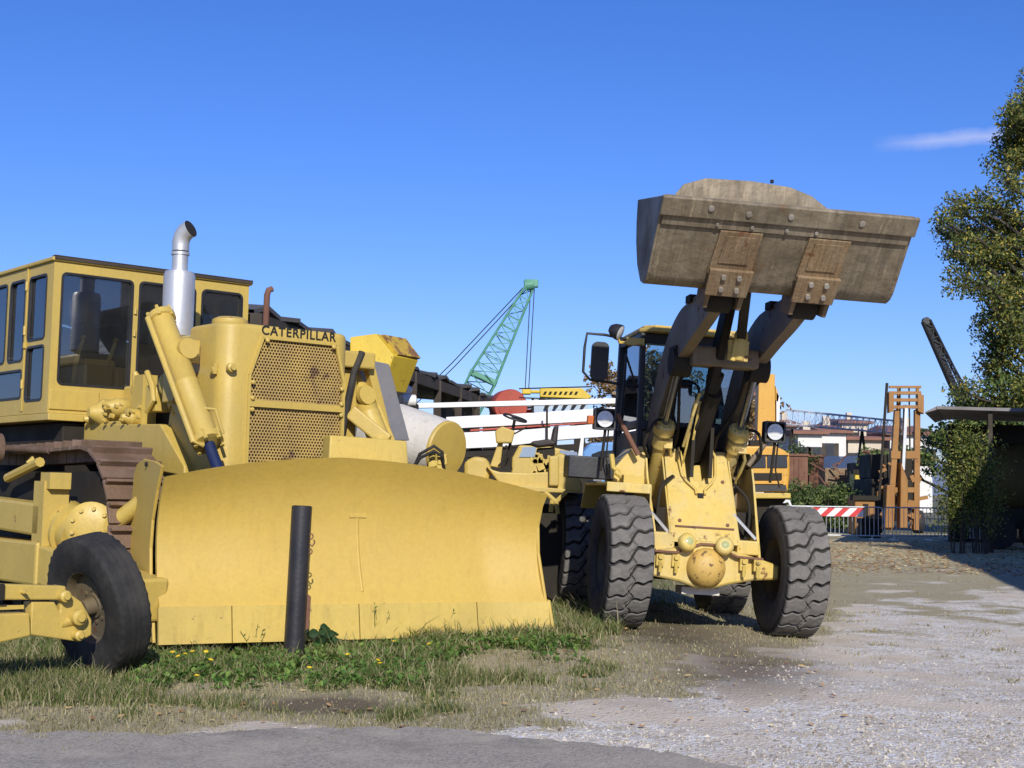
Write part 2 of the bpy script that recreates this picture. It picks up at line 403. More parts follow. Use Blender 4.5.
bo = body.modifiers.new('cut', 'BOOLEAN'); bo.operation = 'DIFFERENCE'; bo.object = cut; bo.solver = 'EXACT'
bpy.context.view_layer.update()
me2 = bpy.data.meshes.new_from_object(body.evaluated_get(bpy.context.evaluated_depsgraph_get()))
bpy.data.objects.remove(body); bpy.data.objects.remove(cut)
me2.name = 'radiator_guard'; me2.materials.clear(); me2.materials.append(M['dozer'])
me2.polygons.foreach_set('use_smooth', [True] * len(me2.polygons)); me2.set_sharp_from_angle(angle=R(35))
o = bpy.data.objects.new('radiator_guard', me2); COL.objects.link(o); o.parent = dz
mb = MB(); mb.bx(-.43, .63, .14, .2, 1.5, 2.84); mb.build('radiator_core', M['soot_shade_black'], dz)
# raised edging round the grille
def edging(poly, wd, y0, y1):
    mb = MB()
    for i in range(len(poly)):
        a, b = poly[i], poly[(i + 1) % len(poly)]
        mb.bar((a[0], (y0 + y1) / 2, a[1]), (b[0], (y0 + y1) / 2, b[1]), wd, y1 - y0, up=(0, 1, 0))
    return mb
mb = edging(gout, .030, -.014, .012); mb.bx(-.43, .63, -.016, .012, 2.17, 2.235); 
for p in ((-.26, 2.81), (.49, 2.81), (-.40, 2.40), (.60, 2.40), (-.40, 2.25), (.60, 2.25), (-.40, 2.14), (.60, 2.14)):
    mb.lathe([(.022, 0), (.022, .018), (.012, .026)], (p[0], -.016, p[1]), (0, -1, 0), 8)
mb.build('grille_frame', M['dozer'], dz, smooth=40)
def inside(p, poly):
    c = False
    for i in range(len(poly)):
        (x1, y1), (x2, y2) = poly[i], poly[i - 1]
        if (y1 > p[1]) != (y2 > p[1]) and p[0] < (x2 - x1) * (p[1] - y1) / (y2 - y1) + x1: c = not c
    return c
def perforated(poly, pitch, hole, y):
    mb = MB(); dz_ = pitch * math.sqrt(3) / 2
    x0, x1 = min(p[0] for p in poly), max(p[0] for p in poly); z0, z1 = min(p[1] for p in poly), max(p[1] for p in poly)
    r0 = pitch / math.sqrt(3)
    j = 0; z = z0
    while z < z1 + pitch:
        x = x0 + (pitch / 2 if j % 2 else 0)
        while x < x1 + pitch:
            if inside((x, z), poly):
                a = [R(60 * k + 30) for k in range(6)]
                ou = [(x + r0 * math.cos(t), y, z + r0 * math.sin(t)) for t in a]
                i1 = [(x + hole * math.cos(t), y, z + hole * math.sin(t)) for t in a]
                i2 = [(p[0], y + .012, p[2]) for p in i1]
                mb.add(ou + i1 + i2, [(k, (k + 1) % 6, 6 + (k + 1) % 6, 6 + k) for k in range(6)] + [(6 + k, 6 + (k + 1) % 6, 12 + (k + 1) % 6, 12 + k) for k in range(6)])
            x += pitch
        z += dz_; j += 1
    return mb
gu = [(-.32, 2.86), (.55, 2.86), (.65, 2.47), (.65, 2.2), (-.45, 2.2), (-.45, 2.47)]
gl = [(-.45, 2.2), (.65, 2.2), (.65, 1.48), (-.45, 1.48)]
M['grille'] = pmat('grille_paint', (.50, .34, .10), (.30, .20, .08), rough=.6, scale=2.5, rust=.35, rcol=(.16, .09, .045))
for g in (gu, gl): perforated(g, .0335, .0128, .020).build('grille', M['grille'], dz, fix=False)
# lettering
cu = bpy.data.curves.new('lettering', 'FONT'); cu.body = 'CATERPILLAR'; cu.size = .128; cu.extrude = .002; cu.offset = .0022; cu.space_character = 1.13; cu.align_x = 'CENTER'
to = bpy.data.objects.new('tmp', cu); COL.objects.link(to); bpy.context.view_layer.update()
me = bpy.data.meshes.new_from_object(to.evaluated_get(bpy.context.evaluated_depsgraph_get())); bpy.data.objects.remove(to)
xs = [v.co.x for v in me.vertices]; sc_ = .84 / (max(xs) - min(xs))
for v in me.vertices: v.co = V((v.co.x * sc_ + .10, -v.co.z - .004, v.co.y + 2.868))
me.name = 'lettering'; me.materials.clear(); me.materials.append(M['letter'])
o = bpy.data.objects.new('lettering', me); COL.objects.link(o); o.parent = dz
# --- hood, engine, side panels
mb = MB(); mb.bx(-.40, .50, .62, 1.95, 2.80, 2.955); mb.build('hood', M['dozer'], dz, smooth=40, bevel=.045, seg=3)
mb = MB(); mb.bx(-.42, .5, .62, 2.2, 1.2, 2.79); mb.build('engine_block', M['dark'], dz)
mb = MB()
mb.prism([(-.715, .623, 1.5), (-.715, 1.15, 1.5), (-.715, 1.05, 2.1), (-.715, .80, 2.5), (-.715, .623, 2.5)], (.03, 0, 0))
mb.prism([(.715, .623, 1.5), (.715, 1.15, 1.5), (.715, 1.05, 2.1), (.715, .80, 2.5), (.715, .623, 2.5)], (-.03, 0, 0))
mb.build('side_panel', M['dozer'], dz, bevel=.008)
mb = MB()                                              # brackets, pipes and castings along the engine
mb.bx(-.74, -.56, .66, .88, 2.66, 2.80); mb.bx(-.70, -.52, .95, 1.15, 2.45, 2.62)
mb.bar((-.70, .72, 2.50), (-.64, 1.15, 2.2), .10, .09); mb.bar((-.74, .80, 2.38), (-.66, .98, 2.12), .12, .10)
mb.tube([(-.62, .9, 2.62), (-.62, 1.25, 2.62)], .04, 10)
mb.lathe([(.07, 0), (.09, .05), (.09, .16), (.06, .2)], (-.78, .95, 2.3), (0, .3, 1), 14)
mb.tube([(-.58, 1.9, 2.05), (-.58, 1.95, 2.3), (-.55, 2.2, 2.4)], .05, 10)
mb.bx(-.72, -.52, 1.35, 1.6, 2.15, 2.42)
mb.build('engine_fitting', M['dozer'], dz, smooth=40, bevel=.012)
mb = MB(); mb.lathe([(.045, 0), (.045, .05), (.028, .06), (.028, .08)], (-.64, -.001, 2.52), (0, -1, 0), 12)
mb.lathe([(.03, 0), (.03, .05)], (-.722, .12, 2.5), (-1, 0, 0), 10); mb.bx(-.76, -.725, .09, .15, 2.46, 2.56)
mb.build('latch', M['dozer'], dz, smooth=40)
c = DZ.z(241, 317, 2.965)
mb = MB(); mb.lathe([(.165, 0), (.175, .03), (.17, .06), (.12, .085), (.001, .09)], (-.47, .34, 2.955), (0, 0, 1), 28); mb.build('filler_cap', M['dozer'], dz, smooth=40)
p0 = DZ.y(266, 316, .9); p1 = DZ.y(267, 295, .9); p2 = DZ.y(272, 289, .9)
p0 = V((p0.x, .9, 2.9))
mb = MB(); mb.tube([p0, p1, (p1 + p2) / 2 + V((-.01, 0, .02)), p2], .032, 10); mb.build('breather_pipe', M['rust'], dz, smooth=40)
mb = MB(); mb.bx(-.35, .55, 2.2, 2.94, 1.9, 2.5); mb.bx(-.62, -.36, 2.5, 2.94, 1.9, 2.3); mb.build('cowl', M['dozer'], dz, bevel=.03)
# --- exhaust
mx, my = -.295, 1.8
mb = MB(); mb.lathe([(.09, 2.94), (.162, 2.98), (.165, 3.0), (.165, 3.62), (.15, 3.665), (.085, 3.67), (.083, 3.86)], (mx, my, 0), (0, 0, 1), 28)
mb.lathe([(.096, 3.845), (.096, 3.875)], (mx, my, 0), (0, 0, 1), 24); mb.lathe([(.09, 3.89), (.09, 3.96)], (mx, my, 0), (0, 0, 1), 24)
ex = mb.build('exhaust_stack', M['muffler'], dz, smooth=40)
mb = MB()
pts = [(mx, my, 3.93), (mx, my, 3.99), (mx + .005, my - .015, 4.04), (mx + .025, my - .05, 4.095), (mx + .055, my - .105, 4.125)]
mb.tube(pts, [.088, .09, .092, .094, .096], 20, caps=False)
mb.build('exhaust_elbow', M['galv'], ex, smooth=60)
d = (V(pts[-1]) - V(pts[-2])).normalized(); e = V(pts[-1])
mb = MB(); mb.tube([e - d * .02, e + d * .004], [.086, .0905], 20); mb.build('pipe_mouth', M['soot_shade_black'], ex, smooth=60)  # black disc painted as the dark inside of the pipe
# --- lift cylinders
def lift_cyl(x, sg):
    a = V((x + .15, .70, 2.72)); b = V((x + .1, -.1, 1.75)); d = (b - a).normalized()
    if sg < 0: a, b = DZ.x(161, 317, x), DZ.x(208, 442, x)
    d = (b - a).normalized(); Lc = (b - a).length
    mb = MB()
    mb.lathe([(.10, -.02), (.135, -.01), (.135, .05), (.112, .06), (.112, Lc * .55), (.118, Lc * .55 + .01), (.118, Lc * .55 + .04), (.112, Lc * .55 + .05), (.112, Lc - .05), (.14, Lc - .04), (.14, Lc + .02), (.08, Lc + .03)], a, d, 24)
    side = V((sg * .155, 0, .0)) + V((0, -.04, -.03))
    mb.tube([a + side * .5 + d * .02, a + side, a + side + d * (Lc - .02), b + side * .4 + d * .02], .028, 10)
    up = V((0, .12, .1)) * -1
    mb.box(a + d * .48 + V((-sg * .12, .02, .02)), (.22, .16, .22), frame_rot(0, 0)); mb.lathe([(.1, 0), (.1, .06)], a + d * .45 + V((sg * -.06, -.14, .0)), (0, -1, .2), 16)
    mb.tube([a + d * 1.2 + V((0, -.12, 0)), a + d * 1.25 + V((-sg * .1, -.16, .03)), a + d * 1.5 + V((-sg * .16, -.05, 0))], .016, 8)
    for k in range(6):
        t = 2 * PI * k / 6; u = d.orthogonal().normalized(); w_ = d.cross(u)
        mb.tube([b + (u * math.cos(t) + w_ * math.sin(t)) * .125 - d * .06, b + (u * math.cos(t) + w_ * math.sin(t)) * .125 + d * .05], .02, 6)
        mb.tube([a + (u * math.cos(t) + w_ * math.sin(t)) * .12 - d * .05, a + (u * math.cos(t) + w_ * math.sin(t)) * .12 + d * .07], .018, 6)
    cy = mb.build('lift_cylinder', M['dozer'], dz, smooth=40)
    mb = MB(); mb.tube([b, b + d * .45], .052, 16); mb.build('piston_rod', M['blue_rod'], cy, smooth=40)
lift_cyl(-1.0, -1); lift_cyl(1.0, 1)
# cylinder carrier frames and the guard on the far side
mb = MB(); mb.bar((-.80, .78, 2.3), (-.80, -.1, 1.55), .10, .16); mb.bx(-.95, -.72, .5, .75, 2.2, 2.5); mb.build('cylinder_carrier', M['dozer'], dz, bevel=.015)
mb = MB(); q = [DZ.y(365, 356, .3), DZ.y(377, 357, .3), DZ.y(399, 440, .3), DZ.y(386, 440, .3)]
mb.prism([q[0], q[0] + V((.10, 0, 0)), q[3] + V((.10, 0, 0)), q[3]], (0, .10, 0)); gd = mb.build('cylinder_guard', M['dozer'], dz, bevel=.01)
mb = MB(); q2 = [q[0] + V((.102, .0, -.04)), q[1] + V((.16, .0, -.06)), q[2] + V((.14, 0, 0)), q[3] + V((.102, 0, 0))]
mb.prism(q2, (0, .08, 0)); mb.build('guard_panel', M['grey'], gd, bevel=.01)
mb = MB(); mb.tube([DZ.y(362, 352, .2), DZ.y(354, 372, .2), DZ.y(347, 405, .2), DZ.y(341, 440, .2)], .035, 10); mb.build('hose', M['rubber2'], dz, smooth=60)
mb = MB(); mb.bx(.74, 1.15, .2, .6, 2.65, 2.82); mb.bx(.78, 1.0, .3, .5, 1.6, 2.64); mb.bar((.85, .2, 2.2), (1.15, -.05, 1.9), .12, .15); mb.build('cylinder_bracket', M['dozer'], dz, bevel=.02)
# --- side box / frame rails and pumps
mb = MB()
q = [DZ.x(100, 424, -.82), DZ.x(160, 424, -.82), DZ.x(184, 466, -.82), DZ.x(184, 476, -.82), DZ.x(78, 455, -.82), DZ.x(78, 446, -.82)]
mb.prism(q, (.2, 0, 0)); mb.build('side_box', M['dozer'], dz, bevel=.012)
q = [DZ.x(78, 450, -.83), DZ.x(150, 462, -.83)]
mb = MB(); mb.bar(q[0], q[1], .012, .03); mb.build('panel_seam', M['dark'], dz)
mb = MB()
def blob(px, py, x, r, l, ax=(-1, 0, 0)):
    p = DZ.x(px, py, x); mb.lathe([(r * .7, -.02), (r, .02), (r, l * .6), (r * .8, l * .7), (r * .5, l), (r * .3, l + .03)], p, ax, 16)
blob(116, 414, -.62, .15, .28); blob(128, 408, -.60, .10, .25); blob(142, 402, -.55, .07, .3, (-.3, 0, 1)); blob(140, 418, -.62, .09, .18); blob(104, 420, -.66, .08, .2)
for i in range(16):
    p = DZ.x(random.uniform(103, 150), random.uniform(404, 424), -.86); mb.tube([p, p + V((-.04, 0, .01))], random.uniform(.012, .03), 7)
p = DZ.x(146, 395, -.62); mb.bx(-.66, -.5, p.y, p.y + .25, 2.0, 2.55); mb.tube([DZ.x(*q, -.75) for q in ((147, 372), (152, 385), (154, 400), (147, 412))], .03, 8)

mb.build('hydraulic_pump', M['dozer'], dz, smooth=40)
# --- cab
cab_y = 2.96
mb = MB()
wf = [(-1.10, -.27, 2.47, 3.695, .06), (-.20, .50, 2.62, 3.70, .06), (.575, 1.11, 2.85, 3.70, .07)]
mb.plate([[(-1.19, 2.16), (1.19, 2.16), (1.19, 3.805), (-1.19, 3.805)]] + [rrect(*h) for h in wf], lambda a, b: (a, cab_y, b), (0, .05, 0))
ws = [(3.13, 3.63, 2.97, 3.69, .06), (3.13, 3.63, 2.30, 2.91, .06), (3.74, 4.20, 2.76, 3.69, .07), (4.29, 4.80, 2.76, 3.69, .07), (3.74, 4.80, 2.34, 2.67, .05)]
for x, e in ((-1.19, .05), (1.19, -.05)):
    mb.plate([[(3.011, 2.16), (5.0, 2.16), (5.0, 3.805), (3.011, 3.805)]] + [rrect(*h) for h in ws], lambda a, b, x=x: (x, a, b), (e, 0, 0))
wr = [(-1.05, -.05, 2.9, 3.7, .06), (.05, 1.05, 2.9, 3.7, .06)]
mb.plate([[(-1.139, 2.16), (1.139, 2.16), (1.139, 3.805), (-1.139, 3.805)]] + [rrect(*h) for h in wr], lambda a, b: (a, 5.0, b), (0, -.05, 0))
mb.bx(-1.138, 1.138, 3.011, 4.949, 2.16, 2.2)
cab = mb.build('cab', M['dozer'], dz, bevel=.012)
mb = MB(); mb.prism([(-1.22, 2.93, 3.808), (1.22, 2.93, 3.808), (1.22, 5.03, 3.808), (-1.22, 5.03, 3.808)], (0, 0, .045)); mb.build('roof', M['dozer'], cab, bevel=.012)
mb = MB(); mb.bx(-1.2, 1.215, 2.915, 2.928, 3.825, 3.862); mb.bx(-1.2, 1.215, 2.915, 3.0, 3.856, 3.868); mb.build('roof_edge', M['wood'], cab)
def ring(h, to3, ext, grow=.012):
    x0, x1, z0, z1, r = h
    return MB().plate([rrect(x0 - .004, x1 + .004, z0 - .004, z1 + .004, r), rrect(x0 + .022, x1 - .022, z0 + .022, z1 - .022, max(.01, r - .022))], to3, ext)
for h in wf:
    ring(h, lambda a, b: (a, cab_y - .008, b), (0, .03, 0)).build('window_seal', M['black'], cab)
    MB().plate([rrect(*h)], lambda a, b: (a, cab_y + .025, b), (0, .006, 0)).build('window', M['glass'], cab)
for h in ws:
    for x in (-1.19, 1.19):
        s_ = 1 if x < 0 else -1
        ring(h, lambda a, b: (x - s_ * .008, a, b), (s_ * .03, 0, 0)).build('window_seal', M['black'], cab)
        MB().plate([rrect(*h)], lambda a, b: (x + s_ * .025, a, b), (s_ * .006, 0, 0)).build('window', M['glass'], cab)
for h in wr: MB().plate([rrect(*h)], lambda a, b: (a, 4.98, b), (0, .006, 0)).build('window', M['glass'], cab)
mb = MB(); mb.bx(-1.205, -1.192, 3.67, 3.70, 2.2, 3.8); mb.bx(-1.225, -1.192, 3.645, 3.665, 2.90, 2.96); 
for z in (2.5, 3.1, 3.6): mb.tube([(-1.205, 3.68, z - .05), (-1.205, 3.68, z + .05)], .018, 8)
for z in (3.1, 3.35): mb.tube([(-.24, 2.95, z - .03), (-.24, 2.95, z + .03)], .018, 8)
mb.build('door_hinge', M['dozer'], cab)
mb = MB(); mb.bx(-1.2, 1.2, 2.90, 5.05, 2.08, 2.155); mb.bx(-1.18, -.62, 2.94, 2.957, 2.2, 2.42); mb.build('cab_sill', M['dozer'], dz, bevel=.01)
mb = MB(); mb.bx(-.3, .35, 3.9, 4.5, 2.2, 2.75); mb.bx(-.3, .35, 4.4, 4.6, 2.7, 3.35); st = mb.build('seat', M['seat'], cab, bevel=.05)
mb = MB(); mb.bx(-.72, -.35, 3.15, 3.5, 2.2, 2.80); mb.bx(-.4, .4, 3.05, 3.2, 2.2, 2.72); mb.bx(-1.1, -.95, 3.6, 4.4, 2.2, 2.85); mb.build('control_console', M['dozer'], cab, bevel=.03)
mb = MB()
for x0, x1 in ((-.82, -.76), (-.45, -.38)):
    mb.tube([(x0, 3.2, 2.5), (x0 + .01, 3.16, 2.78), (x1, 3.12, 3.0)], .024, 8); mb.lathe([(.001, -.035), (.035, 0), (.001, .035)], (x1, 3.12, 3.02), (0, 0, 1), 10)
mb.build('control_lever', M['dozer'], cab, smooth=50)
mb = MB(); mb.bx(-1.12, 1.12, 4.85, 4.9, 2.2, 3.2); mb.build('cab_lining', M['dozer'], cab)
mb = MB(); mb.bx(-1.0, 1.0, 2.99, 5.2, 1.3, 2.07); mb.bx(-.9, .9, 5.2, 5.9, 1.2, 2.9); mb.build('rear_body', M['dark'], dz, bevel=.02)
mb = MB(); mb.prism([(-.80, 2.9, 2.07), (-.80, 1.95, 2.07), (-.80, 2.1, 1.8), (-.80, 2.9, 1.75)], (.3, 0, 0)); mb.build('cab_bracket', M['dozer'], dz, bevel=.02)
# --- tracks
def track(xc):
    zt, zb, r = 1.74, .02, .0
    y0, y1 = .82, 4.4; rf = .60; rr_ = .60
    wdt = .60
    tr = empty('track', parent=dz)
    path = []
    zc0, zc1 = zb + rf, zb + rr_
    top0, top1 = V((xc, y0, zt)), V((xc, y1, zt))
    n = 60; pts = []
    # front idler arc (taller), rear sprocket arc, joined by straight runs
    cz = (zt + zb) / 2; ry = .72; rz = (zt - zb) / 2
    for k in range(13): a = -PI / 2 - PI * k / 12; pts.append((y0 + ry * math.cos(a), cz + rz * math.sin(a)))
    for k in range(1, 15): pts.append((y0 + (y1 - y0) * k / 15, zt - .03 * math.sin(PI * k / 15)))
    for k in range(13): a = PI / 2 - PI * k / 12; pts.append((y1 + ry * math.cos(a), cz + rz * math.sin(a)))
    for k in range(1, 15): pts.append((y1 + (y0 - y1) * k / 15, zb))
    P = [V((xc, a, b)) for a, b in pts]; Ls = [0]
    for i in range(len(P)): Ls.append(Ls[-1] + (P[(i + 1) % len(P)] - P[i]).length)
    tot = Ls[-1]; ns = int(tot / .215)
    def pos(s):
        s %= tot
        for i in range(len(P)):
            if Ls[i + 1] >= s: return P[i].lerp(P[(i + 1) % len(P)], (s - Ls[i]) / (Ls[i + 1] - Ls[i])), (P[(i + 1) % len(P)] - P[i]).normalized()
    first = None
    sh = MB(); lk = MB()
    for k in range(ns):
        p, t = pos(tot * k / ns); nrm = t.cross(V((1, 0, 0)))
        if nrm.dot(V((0, p.y - 2.4, p.z - cz))) < 0: nrm = -nrm
        rot = Matrix((V((1, 0, 0)), t, V((1, 0, 0)).cross(t))).transposed()
        sg = 1 if V((1, 0, 0)).cross(t).dot(nrm) > 0 else -1
        sh.box(p, (wdt, .205, .035), rot); sh.box(p + nrm * .045 + t * .06, (wdt * .99, .03, .07), rot)
        lk.box(p - nrm * .07 + V((.12, 0, 0)), (.05, .2, .11), rot); lk.box(p - nrm * .07 - V((.12, 0, 0)), (.05, .2, .11), rot)
    sh.build('track_shoes', M['track'], tr, bevel=.006); lk.build('track_links', M['track'], tr)
    mb = MB()
    for yy in (y0, y1): mb.lathe([(.60, -.06), (.60, .06)], (xc, yy, cz), (1, 0, 0), 36); mb.lathe([(.25, -.25), (.25, .25)], (xc, yy, cz), (1, 0, 0), 20)
    for k in range(6): mb.lathe([(.17, -.16), (.17, .16)], (xc, y0 + .75 + k * .48, zb + .28), (1, 0, 0), 16)
    mb.bx(xc - .17, xc + .17, .5, 4.4, .38, 1.52); mb.build('rollers_and_shade_block', M['dark'], tr, smooth=40)  # rollers, plus a dark block added as the shaded hollow inside the track
track(-1.42); track(1.42)
mb = MB(); mb.lathe([(.30, 0), (.33, .05), (.33, .12), (.22, .16), (.10, .17), (.06, .22)], (-1.0, 4.4, .9), (-1, 0, 0), 24); mb.build('final_drive', M['dark'], dz, smooth=40)
mb = MB(); mb.bx(-.8, .8, .2, 5.2, .45, 1.35); mb.build('chassis', M['dark'], dz)
# --- blade with its own pose on the push frame
by = .47 - DZyaw
bl = empty('blade', (0, -1.32, 0), frame_rot(by), dz)
BLF = Frame((-2.18 + 1.32 * math.sin(.70), 13.49 - 1.32 * math.cos(.70), .12), .47, .01)
def zt(x): return 1.685 - .035 * abs(x + .2) ** 1.0 - .052 * abs(x + .1) ** 2.2
prof = [(-.02, .40), (.05, .52), (.11, .68), (.155, .86), (.175, 1.04), (.165, 1.2), (.125, 1.36), (.06, 1.5), (-.03, 1.64)]
BX = [-1.76 + 3.56 * i / 60 for i in range(61)]
def wing(x):
    t = max(0, abs(x) - 1.28); return (-.03 if x < 0 else -.22) * t
def face(x, th=0.0):
    row = []
    for i, (y, z) in enumerate(prof):
        k = (z - .40) / 1.24; zz = .40 + k * (zt(x) - .40 + .0)
        row.append(V((x, y + wing(x) + th, zz)))
    return row
mb = MB(); f0 = [face(x) for x in BX]; f1 = [face(x, .05) for x in BX]
mb.sheet(f0); mb.sheet(f1)
n_ = len(prof)
for row_i in (0, n_ - 1): mb.sheet([[a[row_i], b[row_i]] for a, b in zip(f0, f1)])
for k in (0, -1): mb.sheet([[a, b] for a, b in zip(f0[k], f1[k])])
mold = mb.build('moldboard', M['blade'], bl, smooth=50)
def seam_x(): return
mb = MB(); segs = [(-1.775, -1.16), (-1.15, -.02), (-.01, 1.13), (1.14, 1.82)]
for a, b in segs:
    k = 8; P0 = [a + (b - a) * i / k for i in range(k + 1)]
    rows = [[V((x, -.045 + wing(x), .405)), V((x, -.085 + wing(x) - .02, .10)), V((x, -.05 + wing(x), .09)), V((x, .0 + wing(x), .40))] for x in P0]
    mb.sheet([r_ + [r_[0]] for r_ in rows]); mb.add(rows[0], [(0, 1, 2, 3)]); mb.add(rows[-1], [(3, 2, 1, 0)])
for i in range(16):
    x = -1.65 + i * .225
    mb.lathe([(.022, 0), (.02, .012)], (x, -.068 + wing(x), .24), (0, -1, .1), 8)
mb.build('cutting_edge', M['edge'], bl, smooth=30)
# end plates
for sg in (-1, 1):
    x = -1.765 if sg < 0 else 1.80
    wy = wing(x)
    if sg < 0:
        poly = [BLF.x(px, py, x) for px, py in ((156, 643), (155, 612), (153, 575), (153, 548), (155, 520), (160, 490), (165, 466), (158, 461), (147, 458.5), (140, 464), (137, 474), (134, 510), (131, 560), (129, 600), (137, 625), (146, 641))]
    else:
        poly = [(x, wy - .05, .12), (x, wy - .02, .40), (x, wy + .15, .85), (x, wy + .17, 1.1), (x, wy + .06, 1.42), (x, wy + .2, 1.42), (x, wy + .3, .9), (x, wy + .1, .1)]
    mb = MB(); mb.prism(poly, (.028 * sg, 0, 0)); ep = mb.build('end_plate', M['blade'], bl, bevel=.008)
    if sg < 0:
        mb = MB(); mb.lathe([(.02, 0), (.02, .02)], BLF.x(151, 464, x) + V((-.03, 0, 0)), (-1, 0, 0), 10); mb.build('lug_hole', M['soot_shade_black'], ep)
mb = MB(); mb.prism([(1.83, wing(1.8) - .16, .03), (1.83, wing(1.8) - .02, .42), (1.83, wing(1.8) + .25, .42), (1.83, wing(1.8) + .16, .03)], (.03, 0, 0)); mb.build('end_bit', M['edge'], bl, bevel=.01)
def on_face(x, z):
    k = (z - .40) / (zt(x) - .40) * 1.24 + .40
    for (y0, z0), (y1, z1) in zip(prof, prof[1:]):
        if z0 <= k <= z1: return V((x, y0 + (y1 - y0) * (k - z0) / (z1 - z0) + wing(x), z))
    return V((x, prof[-1][0] + wing(x), z))
mb = MB(); mb.tube([on_face(.03 + .03 * (1.1 - z), z) + V((0, .012, 0)) for z in [1.16 - .06 * i for i in range(12)]], .02, 8); mb.bar(on_face(-.05, 1.17), on_face(.11, 1.17), .02, .03); mb.build('weld_strip', M['blade'], bl, smooth=50)
q = [V((-.30, .06, 1.60)), V((.47, .06, 1.585)), V((.46, .10, 1.86)), V((-.28, .10, 1.885))]
mb = MB(); mb.prism(q, (0, .2, 0)); mb.build('rock_guard', M['edge'], bl, bevel=.015)
mb = MB()
for x in (-1.2, -.4, .4, 1.2): mb.bx(x - .03, x + .03, .23, .5, .3, 1.45)
mb.bx(-1.6, 1.6, .23, .42, .45, .6); mb.bx(-1.6, 1.6, .23, .36, 1.2, 1.3); mb.build('blade_rib', M['blade'], bl)
# --- push arm, trunnion and strut on the near side
def push(x, sg):
    def P(px, py):
        p = DZ.x(px, py, -1.74); return V((sg * 1.74, p.y, p.z))
    mb = MB()
    mb.bar((sg * 1.9, 3.0, .66), (sg * 1.9, .9, .66), .30, .40); mb.bar((sg * 1.9, .95, .66), (sg * 1.75, -.9, .45), .26, .36)
    mb.bar((sg * 1.9, 2.9, 1.12), (sg * 1.9, .95, 1.06), .24, .30)
    pa = mb.build('push_arm', M['dozer'], dz, bevel=.025)
    mb = MB(); mb.bx(sg * 1.9 - .12, sg * 1.9 + .12, .86, 1.10, .6, 1.42); mb.bx(sg * 1.9 - .1, sg * 1.9 + .1, .78, 1.0, 1.35, 1.5)
    a, b = P(66, 543), P(112, 503); d = (b - a).normalized()
    mb.lathe([(.16, 0), (.22, .04), (.22, .3), (.25, .31), (.25, .36), (.21, .37), (.21, .52)], P(62, 520), (0, -.8, -.25), 24)
    mb.lathe([(.20, 0), (.22, .03), (.22, .09), (.17, .12), (.08, .14)], P(92, 526), (sg * .5, -.8, 0), 28)
    for k in range(9):
        t = 2 * PI * k / 9; q = P(96, 528); n2 = V((sg * .53, -.848, 0)); e2 = V((.848, sg * .53, 0)); c2 = P(92, 526) + n2 * .1 + (e2 * math.cos(t) + V((0, 0, 1)) * math.sin(t)) * .16; mb.tube([c2, c2 + n2 * .05], .02, 6)
    tn = mb.build('trunnion', M['dozer'], dz, smooth=40)
    mb = MB(); q0 = DZ.x(64, 562, -1.86); s0 = V((sg * 1.86, q0.y, q0.z)); q1 = DZ.x(143, 501, -1.48); s1 = V((sg * 1.48, q1.y, q1.z))
    mb.tube([s0, s0.lerp(s1, .1), s1], [.10, .085, .075], 18); mb.build('tilt_strut', M['dozer'], dz, smooth=40)
    mb = MB(); mb.tube([P(8, 478), P(40, 462)], .05, 8); mb.lathe([(.001, -.06), (.06, 0), (.001, .06)], P(32, 462), (1, 0, 0), 12); mb.build('grease_fitting', M['dozer'], tn, smooth=40)
    mb = MB(); mb.bar(P(26, 524) + V((-.15 * (-sg) * -1, 0, 0)), P(19, 590), .02, .05); mb.build('strap', M['black'], pa)
push(-1.9, -1); push(1.9, 1)
mb = MB(); p = DZ.x(2, 448, -1.8); mb.lathe([(.10, 0), (.15, .02), (.15, .08), (.09, .1)], p, (-1, 0, 0), 20); mb.tube([p, p + V((.1, -1.0, -.03))], .035, 10); mb.build('recoil_rod', M['track'], dz, smooth=40)

# ================================================================ towed frame with a worn tyre (left edge)
tw0 = on_ground(98, 676)
TW = Frame(tw0, .80)
tw = thing('towed_axle', 'yellow towed axle frame carrying a worn black tyre at the left edge', 'trailer', tw0, TW.R)
wh = empty('wheel', (-.02, 0, .575), frame_rot(0, R(-13)), tw)
tyre_mb(.575, .29, .29, 'worn', 160).build('tyre', M['rubber2'], wh, smooth=50)
rim_mb(.29, .30, .10, 8, -1).build('rim', M['rimd'], wh, smooth=40)
def TP(px, py, x=-.30): return TW.x(px, py, x)
mb = MB()
def slab(pts, x, e, b=.012, n='link_arm', mt='dozer', parent=tw):
    mb = MB(); mb.prism([TW.x(px, py, x) for px, py in pts], (e, 0, 0)); return mb.build(n, M[mt], parent, bevel=b)
mb = MB()
def plane_slab(pts, y, e, n, mt, b=.012):
    mb = MB(); mb.prism([TW.y(px, py, y) for px, py in pts], (0, e, 0)); return mb.build(n, M[mt], tw, bevel=b)
plane_slab([(-90, 585), (2, 584), (66, 586), (68, 600), (-90, 600)], -.32, .12, 'upper_link', 'dozer')
plane_slab([(32, 602), (55, 602), (60, 612), (62, 585), (72, 595), (82, 602), (92, 620), (92, 635), (80, 642), (30, 635)], -.30, .14, 'knuckle', 'dozer')
plane_slab([(-120, 618), (30, 613), (31, 636), (-10, 645), (-120, 668)], -.33, .2, 'drawbar', 'dozer')
plane_slab([(-60, 607), (24, 605), (24, 609), (-60, 612)], -.26, .03, 'tie_rod', 'edge', 0)
mb = MB()
for px, py, r in ((63, 596, .045), (77, 617, .06), (77, 635, .04), (22, 592, .015)):
    p = TW.y(px, py, -.325); mb.lathe([(r, .02), (r, -.05), (r * .6, -.06), (r * .55, -.075)], p, (0, 1, 0), 16)
mb.tube([TW.y(70, 612, -.22), TW.y(66, 625, -.3), TW.y(78, 618, -.3)], .04, 10)
